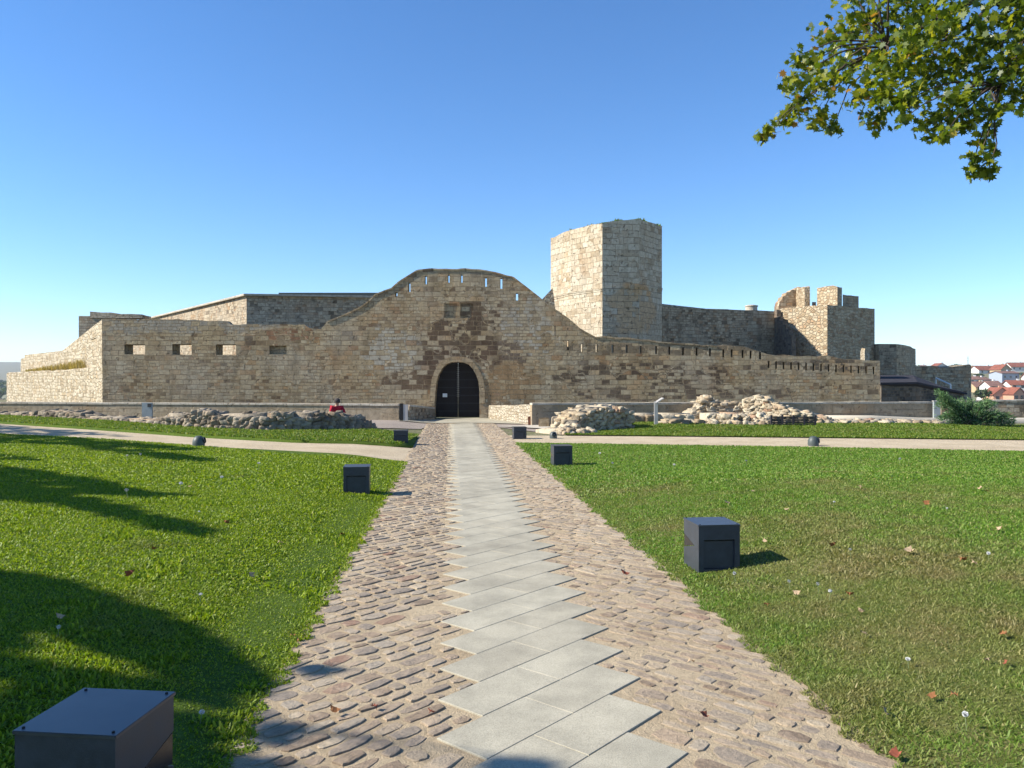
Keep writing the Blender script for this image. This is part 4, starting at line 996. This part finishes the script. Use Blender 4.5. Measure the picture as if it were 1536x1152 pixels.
# ------------------------------------------------------------------ trees
SE, SA = R(35), R(-7)
SUN = Vector((-math.cos(SA)*math.cos(SE), math.sin(SA)*math.cos(SE), math.sin(SE)))
LEAF = [(0, -.5), (.10, -.28), (.42, -.36), (.30, -.10), (.56, .10), (.28, .14), (.26, .34), (.10, .26), (0, .60), (-.10, .26), (-.26, .34), (-.28, .14), (-.56, .10), (-.30, -.10), (-.42, -.36), (-.10, -.28)]
def leaves(pts, size, rg, mat, name, parent, droop=.5, tint=None, origin=(0, 0, 0)):
    pts = np.asarray(pts); n = len(pts); k = len(LEAF)
    base = np.array([(a, b, 0) for a, b in LEAF]); 
    base[:, 2] = -.25*(base[:, 0]**2+base[:, 1]**2)
    s = size*rg.uniform(.65, 1.25, n)
    ang = rg.uniform(0, 2*np.pi, n)
    nrm = rg.normal(0, 1, (n, 3)); nrm[:, 2] = np.abs(nrm[:, 2])+droop; nrm /= np.linalg.norm(nrm, axis=1)[:, None]
    t = np.c_[np.cos(ang), np.sin(ang), rg.uniform(-.9, -.1, n)]; t -= nrm*(t*nrm).sum(1)[:, None]; t /= np.linalg.norm(t, axis=1)[:, None]
    b = np.cross(nrm, t)
    V = pts[:, None, :]+s[:, None, None]*(base[None, :, 0:1]*b[:, None, :]+base[None, :, 1:2]*t[:, None, :]+base[None, :, 2:3]*nrm[:, None, :])
    tt = rg.random(n) if tint is None else tint
    return raw_mesh(name, V.reshape(-1, 3)-np.array(origin), np.arange(n*k).reshape(-1, k), mat, parent, np.repeat(tt, k))
def curve3(a, b, sag, n=7, seed=0):
    rr = random.Random(seed); a, b = Vector(a), Vector(b)
    return [a.lerp(b, i/(n-1))+Vector((rr.uniform(-.05, .05), rr.uniform(-.05, .05), sag*math.sin(math.pi*i/(n-1))))*(1 if 0 < i < n-1 else 0) for i in range(n)]
# overhanging maple, trunk outside the picture on the right
rg = np.random.default_rng(21); org = Vector((10.2, 9.6, 0))
org.z = T(org.x, org.y)
root = thing('tree', 'autumn maple whose leafy branch hangs into the top right corner', 'tree', org)
mb = MB(); mb.tube([org-Vector((0, 0, .2)), org+Vector((.02, 0, 1)), org+Vector((-.1, -.1, 2.6)), org+Vector((-.2, -.1, 4.4)), org+Vector((-.1, .1, 7.5))], [.30, .24, .21, .17, .06], 12); mb.build('trunk', M['bark'], root, org, smooth=True)
tw = []                                             # twig ends: (px, py, depth, cluster radius in px, leaves)
TW = [(1140,206,9.0,9,9),(1158,196,9.0,11,13),(1178,180,9.0,14,20),(1200,160,9.0,20,30),(1228,180,8.8,16,22),(1249,192,8.8,11,12),(1190,120,9.2,18,24),(1215,95,9.2,22,34),(1196,84,9.3,14,14),(1243,55,9.3,24,32),(1240,120,9.0,30,60),(1275,85,9.2,32,66),(1285,30,9.3,26,46),(1310,140,8.8,34,80),(1316,180,8.7,16,22),(1335,95,9.0,36,90),(1330,35,9.2,36,84),(1362,150,8.6,26,46),(1355,178,8.6,10,10),(1385,60,9.0,38,92),(1390,115,8.8,34,76),(1400,185,8.4,22,34),(1416,203,8.3,13,15),(1398,208,8.3,9,7),(1430,30,9.0,38,84),(1440,90,8.7,36,78),(1440,150,8.5,32,60),(1452,185,8.4,18,22),(1490,50,8.8,40,90),(1490,120,8.5,34,62),(1483,170,8.3,22,32),(1478,205,8.2,14,16),(1466,238,8.2,14,16),(1482,255,8.2,12,14),(1462,262,8.2,9,8),(1490,228,8.2,11,9),(1528,90,8.6,34,60),(1530,145,8.4,24,34),(1520,20,8.8,38,70),(1380,10,9.2,40,80),(1300,-10,9.3,34,50),(1262,-14,9.4,16,12)]
for i in range(26): TW.append((random.uniform(1280, 1800), random.uniform(-190, -20), random.uniform(8.3, 10.5), 44, 60))
for i in range(14): TW.append((random.uniform(1560, 1820), random.uniform(-20, 150), random.uniform(8, 10.5), 40, 55))
pts, tint = [], []
mbB = MB(); hubs = [P(1420, 60, 9.1), P(1500, 10, 9.2), P(1330, 70, 9.2), P(1500, 130, 8.7), P(1620, -40, 9.4)]
st0 = org+Vector((-.15, -.1, 3.6))
mbB.tube(curve3(st0, hubs[4], .2, 7, 1), [.11, .10, .09, .08, .07, .06, .055], 8)
for i, hb in enumerate(hubs[:4]): mbB.tube(curve3(hubs[4], hb, .15, 7, i+3), [.055, .05, .042, .036, .03, .024, .02], 6)
for i, (px, py, Y, rad, nl) in enumerate(TW):
    Y += random.uniform(-.5, .5); c = P(px, py, Y); h0 = min(hubs, key=lambda h: (h-c).length)
    mbB.tube(curve3(h0, c, .12, 6, i+20), [.014, .012, .010, .008, .006, .004], 5)
    rm = rad/F*Y*.98
    nl = int(nl*2.5); q = rg.normal(0, .55, (nl, 3))*rm*np.array([1, 1.5, .9]); q = np.clip(q, -1.25*rm, 1.25*rm)+np.array(c)
    pts.append(q); sun = np.clip((1500-px)/330, 0, 1)*.35  # sunlight painted into the leaf tint: yellower towards the left
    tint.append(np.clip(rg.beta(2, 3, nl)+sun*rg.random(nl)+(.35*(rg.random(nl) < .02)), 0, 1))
TWN = 0
mbB.build('branch', M['bark'], root, org, smooth=True)
leaves(np.concatenate(pts), .088, rg, M['leaf_plane'], 'crown', root, .1, np.concatenate(tint), org)
# trees left of the picture that throw the long shadows over the lawn
def shade_tree(base, polys, hrange, seed, label, size=.30, extra=()):
    rg = np.random.default_rng(seed); b = Vector(base); b.z = T(b.x, b.y)
    root = thing('tree', label, 'tree', b, 0, 'trees beyond the left edge that shade the lawn')
    pts = []
    for poly, n in polys:
        po = np.array(poly, float); mn, mx = po.min(0), po.max(0); k = 0; tries = 0
        while k < n and tries < n*40:
            tries += 1
            p = rg.uniform(mn, mx); ins = False; j = len(po)-1
            for i in range(len(po)):
                if (po[i, 1] > p[1]) != (po[j, 1] > p[1]) and p[0] < (po[j, 0]-po[i, 0])*(p[1]-po[i, 1])/(po[j, 1]-po[i, 1])+po[i, 0]: ins = not ins
                j = i
            if not ins: continue
            x, y = g(p[0], p[1]) if p[1] > 600 else (0, 0)
            # tree heights differ from cluster to cluster
            hgt = rg.uniform(*hrange); q = Vector((x, y, T(x, y)))+SUN*(hgt/SUN.z); pts.append(q); k += 1
    for e in extra: pts.append(e+SUN*(rg.uniform(*hrange)/SUN.z))
    pts = np.array([tuple(q) for q in pts])
    leaves(pts, size, rg, M['leaf_dark'], 'crown', root, .8, None, b)
    mb = MB(); c = Vector(pts.mean(0)); tp = Vector((b.x, b.y, c.z+1))
    mb.tube([b-Vector((0, 0, .2)), b.lerp(tp, .3), b.lerp(tp, .65), tp], [.26, .2, .16, .07], 10); mb.build('trunk', M['bark'], root, b, smooth=True)
    mb = MB()
    for k in range(16):
        e = Vector(pts[rg.integers(len(pts))]); s_ = b.lerp(tp, rg.uniform(.5, .95)); mb.tube(curve3(s_, e, .3, 6, k), [.05, .04, .03, .022, .015, .008], 5)
    mb.build('branch', M['bark'], root, b, smooth=True)
    return root
lid_pts = [Vector((random.uniform(-1.85, -1.2), random.uniform(2.35, 3.15), random.choice((.2, .55)))) for _ in range(620)]
shade_tree((-12.5, 3.6, 0), [
    ([(-60,850),(60,866),(120,878),(160,896),(235,920),(300,947),(355,988),(405,1030),(390,1042),(330,1036),(250,1008),(170,980),(110,960),(60,935),(-60,925)], 2700),
    ([(-60,975),(50,992),(90,1005),(40,1020),(-60,1020)], 160), ([(-60,925),(60,940),(60,980),(-60,970)], 120),
    ([(-30,1095),(60,1020),(110,1008),(255,1026),(215,1095),(190,1180),(-30,1180)], 600),
    ([(262,1085),(300,1072),(330,1092),(320,1152),(262,1200)], 120), ([(285,1036),(360,1056),(340,1066),(280,1048)], 30), ([(330,1128),(420,1140),(440,1165),(320,1180)], 60),
    ([(400,1088),(450,1095),(430,1112),(395,1108)], 30), ([(470,1001),(505,1004),(500,1012),(465,1010)], 22), ([(745,1146),(800,1143),(820,1165),(730,1165)], 30)], (4.2, 6.2), 31, 'broad dark tree out of view at near left, known by its shadow', .15, lid_pts)
shade_tree((-21, 13.5, 0), [
    ([(-60,694),(0,698),(110,716),(225,740),(285,743),(240,748),(150,742),(60,722),(-60,712)], 260),
    ([(-60,728),(40,735),(140,752),(240,778),(330,806),(300,804),(190,778),(80,755),(-60,748)], 300),
    ([(-60,705),(60,722),(120,742),(60,745),(-60,735)], 130),
    ([(-60,676),(20,684),(60,692),(-60,692)], 36)], (5, 7.5), 32, 'tall dark tree out of view left of the lawn, known by its shadow', .36)
shade_tree((-27, 25, 0), [
    ([(-60,636),(40,640),(120,650),(60,656),(-60,652)], 190),
    ([(-60,652),(60,654),(200,664),(300,674),(290,677),(180,672),(60,666),(-60,668)], 300),
    ([(120,666),(220,676),(315,690),(310,694),(200,682),(130,672)], 110),
    ([(60,642),(170,650),(190,655),(80,649)], 40)], (5, 7.5), 33, 'far dark tree out of view left of the sandy path, known by its shadow', .42)
# juniper
rg = np.random.default_rng(9); x, y = g(1466, 640); b = Vector((x, y+.5, T(x, y)))
root = thing('juniper_bush', 'spreading green juniper bush at the right in front of the low wall', 'bush', b)
mb = MB(); Vs, Ts, Fc_ = [], [], []
ends = [(1410,606),(1408,590),(1420,596),(1432,612),(1445,604),(1425,620),(1412,628),(1422,636),(1440,634),(1455,618),(1468,610),(1480,600),(1488,606),(1478,622),(1495,622),(1508,622),(1518,634),(1500,636),(1485,636),(1465,632),(1450,640),(1515,628),(1430,603),(1440,620),(1470,640),(1456,602),(1412,598)]
k = 0; cnt = 0
for i, (px, py) in enumerate(ends*3):
    Yy = b.y+rg.uniform(-.55, .75); e = P(px+rg.uniform(-4, 4), py+rg.uniform(-3, 3), Yy); e.z = max(e.z, b.z+.06)
    cv = curve3(b+Vector((rg.uniform(-.25, .25), rg.uniform(-.2, .2), .05)), e, .12, 9, i); mb.tube(cv, [.022, .02, .017, .014, .012, .009, .007, .005, .003], 5)
    for j in range(3, 9):
        for q in range(26):
            o_ = np.array(cv[j])+rg.normal(0, .055, 3); d = np.array(cv[j]-cv[j-1]); d = d/np.linalg.norm(d)+rg.normal(0, .55, 3)+np.array([0, 0, .25]); d /= np.linalg.norm(d)
            L = rg.uniform(.06, .15); sdv = np.cross(d, rg.normal(0, 1, 3)); sdv /= np.linalg.norm(sdv); w = L*.13
            Vs += [o_-sdv*w, o_+sdv*w, o_+d*L]; tv = np.clip(rg.normal(.45+.3*(j-5)/4, .25), 0, 1); Ts += [tv]*3
mb.build('stem', M['bark'], root, b, smooth=True)
raw_mesh('foliage', np.array(Vs)-np.array(b), np.arange(len(Vs)).reshape(-1, 3), M['juniper'], root, np.array(Ts))
# ------------------------------------------------------------------ fallen leaves, dandelions
M['leaf_fall'] = plain('fallen_leaf', (.30, .13, .05), .8, .2, var=.3, scale=14); M['leaf_pale'] = plain('fallen_leaf_pale', (.50, .36, .22), .8, .2, var=.3, scale=14); M['leaf_red'] = plain('fallen_leaf_red', (.30, .09, .05), .8, .2, var=.3, scale=14)
def fallen(mat):
    mb = MB(); mb.add([(a*.09, b_*.09, .02+.22*(a*a*.09*1.5)+.015*math.sin(7*b_)) for a, b_ in LEAF], [tuple(range(len(LEAF)))]); 
    return mb.build('fallen_leaf', mat)
FL = [(1482,1000,'leaf_pale'),(1485,880,'leaf_pale'),(1325,1080,'leaf_pale'),(1400,1055,'leaf_fall'),(1432,1053,'leaf_fall'),(1275,900,'leaf_fall'),(1146,818,'leaf_pale'),(1365,834,'leaf_pale'),(1150,915,'leaf_fall'),(1115,908,'leaf_fall'),(1460,852,'leaf_pale'),(1445,848,'leaf_fall'),(1510,1005,'leaf_red'),(1195,898,'leaf_pale'),(1290,925,'leaf_pale'),(1296,960,'leaf_pale'),(1505,960,'leaf_fall'),(1470,738,'leaf_pale'),(1482,742,'leaf_fall'),(1345,1145,'leaf_red'),(195,870,'leaf_red'),(376,870,'leaf_pale'),(448,968,'leaf_fall'),(440,962,'leaf_fall'),(515,808,'leaf_fall'),(500,1076,'leaf_fall'),(560,1068,'leaf_red'),(645,1076,'leaf_red'),(1056,1083,'leaf_red'),(936,867,'leaf_red'),(1036,1000,'leaf_pale'),(88,935,'leaf_pale'),(1250,825,'leaf_fall'),(1180,770,'leaf_pale'),(1090,760,'leaf_pale'),(1390,760,'leaf_fall'),(1290,735,'leaf_pale'),(1500,800,'leaf_pale'),(1130,742,'leaf_pale'),(340,790,'leaf_fall'),(230,830,'leaf_fall'),(420,820,'leaf_pale'),(285,735,'leaf_pale')]
protos = {k: None for k in ('leaf_fall', 'leaf_pale', 'leaf_red')}
LABEL = {'leaf_fall': 'brown curled fallen leaf lying on the lawn or path', 'leaf_pale': 'pale tan fallen leaf lying on the lawn or path', 'leaf_red': 'reddish fallen leaf lying on the lawn or path'}
for i, (px, py, mt) in enumerate(FL):
    if protos[mt] is None: protos[mt] = fallen(M[mt]); o = protos[mt]
    else: o = protos[mt].copy(); C.objects.link(o)
    x, y = g(px, py); on_path = xL(y) < x < xR(y); o.location = (x, y, T(x, y)+(.022 if on_path else .03)); s_ = random.uniform(.5, .85)*(.75 if y < 6 else 1.1)
    o.scale = (s_, s_, s_*1.3); o.rotation_euler = (random.uniform(-.5, .5), random.uniform(-.5, .5), random.uniform(0, 6.28))
    tag(o, LABEL[mt], 'leaf', {'leaf_fall': 'brown fallen leaves', 'leaf_pale': 'pale fallen leaves', 'leaf_red': 'reddish fallen leaves'}[mt])
M['seed'] = plain('seed_head', (.62, .62, .60), .9, .1); M['stalk'] = plain('stalk', (.22, .26, .12), .8, .1)
def dandelion():
    root = thing('dandelion', 'white dandelion seed head on a thin stalk in the lawn', 'flower', (0, 0, 0), 0, 'dandelion seed heads in the lawn')
    mb = MB(); mb.tube([(0, 0, 0), (.004, .002, .05), (.01, .004, .105)], .0022, 5); mb.build('stalk', M['stalk'], root)
    mb = MB(); rr = random.Random(2)
    for k in range(60):
        d = Vector((rr.gauss(0, 1), rr.gauss(0, 1), rr.gauss(0, 1))).normalized(); s1 = d.orthogonal().normalized()
        mb.add([(.01, .004, .112), Vector((.01, .004, .112))+d*.017+s1*.004, Vector((.01, .004, .112))+d*.017-s1*.004], [(0, 1, 2)])
    mb.build('seed_head', M['seed'], root); return root
dn = dandelion()
for i, (px, py) in enumerate([(1103,876),(87,958),(298,775),(190,692),(212,692),(270,740),(332,730),(192,750),(388,706),(1363,1005),(1450,1100),(1228,893),(1244,905),(1185,888),(1276,838),(1484,846),(300,905),(300,1090),(920,704),(1010,706),(1120,700),(1350,700),(1420,770),(900,690),(1250,760)]):
    o = dn if i == 0 else copy_tree(dn); x, y = g(px, py); o.location = (x, y, T(x, y)); o.rotation_euler.z = random.uniform(0, 6); k = .8 if y < 9 else 1.5; o.scale = (k, k, k*random.uniform(.6, 1))
# ------------------------------------------------------------------ town on the far hillside
M['tile'] = plain('roof_tile', (.27, .095, .06), .9, .1, var=.3, scale=.6); M['tile2'] = plain('roof_tile_old', (.24, .13, .10), .9, .1, var=.3, scale=.6)
M['w_white'] = plain('render_white', (.62, .60, .56), .9, .1); M['w_salmon'] = plain('render_salmon', (.55, .30, .20), .9, .1); M['w_ochre'] = plain('render_ochre', (.48, .35, .20), .9, .1); M['w_grey'] = plain('render_grey', (.32, .36, .42), .9, .1)
M['pane'] = plain('dark_pane', (.03, .035, .045), .2, .5)
def house(px, pyb, Y, wpx, hpx, rpx, wall, roof, label, rz=0, deep=9, gable=False):
    """wpx wide, hpx to the eaves and rpx of roof, in survey pixels at distance Y"""
    s = Y/F; w, h, rh = wpx*s, hpx*s, rpx*s; x = (px-CX)*s; z = H-(pyb-HY)*s
    root = thing('house', label, 'house', (x, Y, z), rz, 'houses on the far hillside')
    mb = MB(); mb.box((0, deep/2, h/2-4), (w, deep, h+8))
    if gable: mb.add([(-w/2, 0, h), (w/2, 0, h), (0, 0, h+rh), (-w/2, deep, h), (w/2, deep, h), (0, deep, h+rh)], [(0, 1, 2), (5, 4, 3)])
    else: mb.add([(-w/2, 0, h), (-w/2, deep, h), (-w/2, deep/2, h+rh), (w/2, 0, h), (w/2, deep, h), (w/2, deep/2, h+rh)], [(0, 2, 1), (3, 4, 5)])
    mb.build('wall', M[wall], root)
    mb = MB(); e = .5; t_ = .25
    if gable: A = [(-w/2-e, -e, h-rh*.12), (0, -e, h+rh), (w/2+e, -e, h-rh*.12)]; Bk = [(a, deep+e, c) for a, b_, c in A]
    else: A = [(-w/2-e, -e, h-rh*.12), (-w/2-e, deep/2, h+rh), (-w/2-e, deep+e, h-rh*.12)]; Bk = [(w/2+e, b_, c) for a, b_, c in A]
    A2 = [(a, b_, c+t_) for a, b_, c in A]; B2 = [(a, b_, c+t_) for a, b_, c in Bk]
    mb.add(A+Bk+A2+B2, [(0, 1, 4, 3), (1, 2, 5, 4), (6, 9, 10, 7), (7, 10, 11, 8), (0, 3, 9, 6), (2, 8, 11, 5), (0, 6, 7, 1), (1, 7, 8, 2), (3, 4, 10, 9), (4, 5, 11, 10)])
    rf = mb.build('roof', M[roof], root)
    mb = MB(); mb.box((w*.22, deep*.5, h+rh*.9), (.9, .9, 2.0)); mb.build('chimney', M[wall], rf)
    nw = max(2, int(w/3.5))
    for k in range(nw):
        mb = MB(); mb.box(((k+.5)/nw*w-w/2, -.02, h*.55), (1.1, .12, 1.3)); mb.build('window', M['pane'], root)
HS = [(1413,556,560,22,5,6,'w_white','tile','red roofed house with white gables peeping over the outer wall'),
      (1389,556,590,9,5,3,'w_white','tile2','small white house left of the red roofed one above the outer wall'),
      (1483,561,520,32,6,6,'w_white','tile','long red roofed house with a white end, high on the hillside'),
      (1461,560,560,9,7,3,'w_ochre','tile2','small ochre house beside the end of the outer wall'),
      (1509,563,480,17,9,7,'w_ochre','tile','ochre house with a red roof near the top right'),
      (1530,556,540,26,6,6,'w_white','tile','red roofed house at the right edge on the crest'),
      (1516,572,430,30,12,3,'w_grey','tile2','blue grey long house with a shallow roof'),
      (1463,577,400,14,8,4,'w_white','tile2','pale small house just right of the outer wall'),
      (1480,577,410,15,7,4,'w_white','tile2','second pale small house, left of the blue grey long house'),
      (1474,586,360,20,6,7,'w_ochre','tile2','low house with a faded wide roof above the dark green tree'),
      (1495,585,350,18,6,7,'w_white','tile2','low house with a faded roof under the blue grey long house'),
      (1528,583,345,22,6,6,'w_white','tile','pale house with a red roof at the right edge, mid slope'),
      (1503,603,290,24,11,10,'w_salmon','tile','salmon house with a steep gable nearest the low wall'),
      (1529,602,285,18,11,9,'w_salmon','tile','second salmon house, cut by the right edge'),
      (1492,603,310,8,7,4,'w_white','tile2','tiny pale house squeezed left of the salmon gable'),
      (1560,575,420,30,9,6,'w_white','tile','white house beyond the right edge of the view, mid slope')]
for i, (px, pb, Y, w, h, r_, wl_, rf_, lb) in enumerate(HS): house(px, pb, Y, w, h, r_, wl_, rf_, lb, random.uniform(-.25, .25), 9 if i else 8, gable=i in (0, 4, 12, 13))
rg = np.random.default_rng(77)
def far_tree(px, pyb, Y, wpx, hpx, label, nl=420):
    s = Y/F; b = Vector(((px-CX)*s, Y, H-(pyb-HY)*s)); w, h = wpx*s, hpx*s
    root = thing('tree', label, 'tree', b, 0, 'trees between the hillside houses')
    mb = MB(); mb.tube([b-Vector((0, 0, 3)), b+Vector((0, 0, h*.6))], [.3, .12], 7); mb.build('trunk', M['bark'], root, b)
    q = rg.normal(0, .4, (nl, 3)); q /= np.maximum(1, np.linalg.norm(q, axis=1)[:, None]); q = q*np.array([w/2, w/2, h*.42])+np.array([0, 0, h*.58])+np.array(b)
    leaves(q, w*.16, rg, M['leaf_dark'], 'crown', root, .5, None, b)
for a in [(1475,600,270,24,17,'dark green tree left of the salmon gable'), (1449,556,600,14,8,'bushy tree on the crest behind the outer wall'), (1503,577,440,10,8,'small tree left of the blue grey long house'), (1468,566,480,14,6,'low tree under the long red roofed house'), (1510,592,330,16,8,'shrubby tree above the salmon houses'), (1435,553,640,20,6,'wide tree on the skyline left of the mast'), (1534,566,500,14,7,'tree at the right edge under the crest house'), (1374,555,560,16,7,'tree peeping over the outer wall beside the rounded tower')]: far_tree(*a)
mb = MB(); b = P(1452, 552, 620); mb.tube([b-Vector((0, 0, 6)), b+Vector((0, 0, 9))], [.3, .12], 6)
for k in range(3): mb.box(b+Vector((0, 0, 6+k*1.2)), (1.8, .1, .1))
tag(mb.build('mast', M['iron']), 'thin aerial mast on the far hilltop', 'mast')
# wooded slope far left
rgw = np.random.default_rng(55); n = 5200
xw = rgw.uniform(-900, -380, n); yw = rgw.uniform(620, 1250, n); zw = np.array([T(a, b_) for a, b_ in zip(xw, yw)])+rgw.uniform(0, 9, n)
leaves(np.c_[xw, yw, zw], 7.0, rgw, M['leaf_dark'], 'woodland', None, .5)
tag(bpy.data.objects['woodland'], 'distant dark woodland below the blue hills at far left', 'woodland', kind='stuff')
# ------------------------------------------------------------------ camera, light, sky
cd = bpy.data.cameras.new('camera'); cam = bpy.data.objects.new('camera', cd); C.objects.link(cam)
cam.location = (0, 0, H); cam.rotation_euler = (R(90), 0, 0)
cd.sensor_fit = 'HORIZONTAL'; cd.sensor_width = 36; cd.lens = 36*F/1536; cd.shift_y = -(576-HY)/1536; cd.clip_start = .05; cd.clip_end = 30000
bpy.context.scene.camera = cam
ld = bpy.data.lights.new('sun', 'SUN'); ld.energy = 4.8; ld.angle = R(.53); ld.color = (1, .94, .84)
lo = bpy.data.objects.new('sun', ld); C.objects.link(lo); lo.rotation_euler = SUN.to_track_quat('Z', 'Y').to_euler()
wd = bpy.data.worlds.new('World'); bpy.context.scene.world = wd; wd.use_nodes = True
nt = wd.node_tree; bg = nt.nodes['Background']; sk = nt.nodes.new('ShaderNodeTexSky'); sk.sky_type = 'NISHITA'
sk.sun_disc = False; sk.sun_elevation = SE; sk.sun_rotation = math.atan2(SUN.x, SUN.y); sk.altitude = 650; sk.air_density = .95; sk.dust_density = 0.0; sk.ozone_density = 5.0
hs = nt.nodes.new('ShaderNodeHueSaturation'); hs.inputs['Saturation'].default_value = 1.15; hs.inputs['Hue'].default_value = .502
nt.links.new(sk.outputs[0], hs.inputs['Color']); nt.links.new(hs.outputs[0], bg.inputs[0]); bg.inputs[1].default_value = .108
sc = bpy.context.scene; sc.view_settings.view_transform = 'Standard'; sc.view_settings.look = 'None'; sc.view_settings.exposure = 1.0; sc.view_settings.gamma = 1
sc.cycles.max_bounces = 6; sc.cycles.diffuse_bounces = 3; sc.cycles.transparent_max_bounces = 4

# ------------------------------------------------------------------ far haze
mt = bpy.data.materials.new('haze'); mt.use_nodes = True; tn = mt.node_tree; tn.nodes.remove(tn.nodes['Principled BSDF'])
pv = tn.nodes.new('ShaderNodeVolumePrincipled'); pv.inputs['Color'].default_value = (.80, .88, 1, 1); pv.inputs['Density'].default_value = .00014; pv.inputs['Anisotropy'].default_value = 0.0
tn.links.new(pv.outputs[0], tn.nodes['Material Output'].inputs['Volume'])
mb = MB(); mb.box((0, 3500, 32), (12400, 9200, 170)); hz = mb.build('haze', mt); tag(hz, 'thin blue air between the castle and the far hills', 'haze', kind='stuff')
sc.cycles.volume_bounces = 0
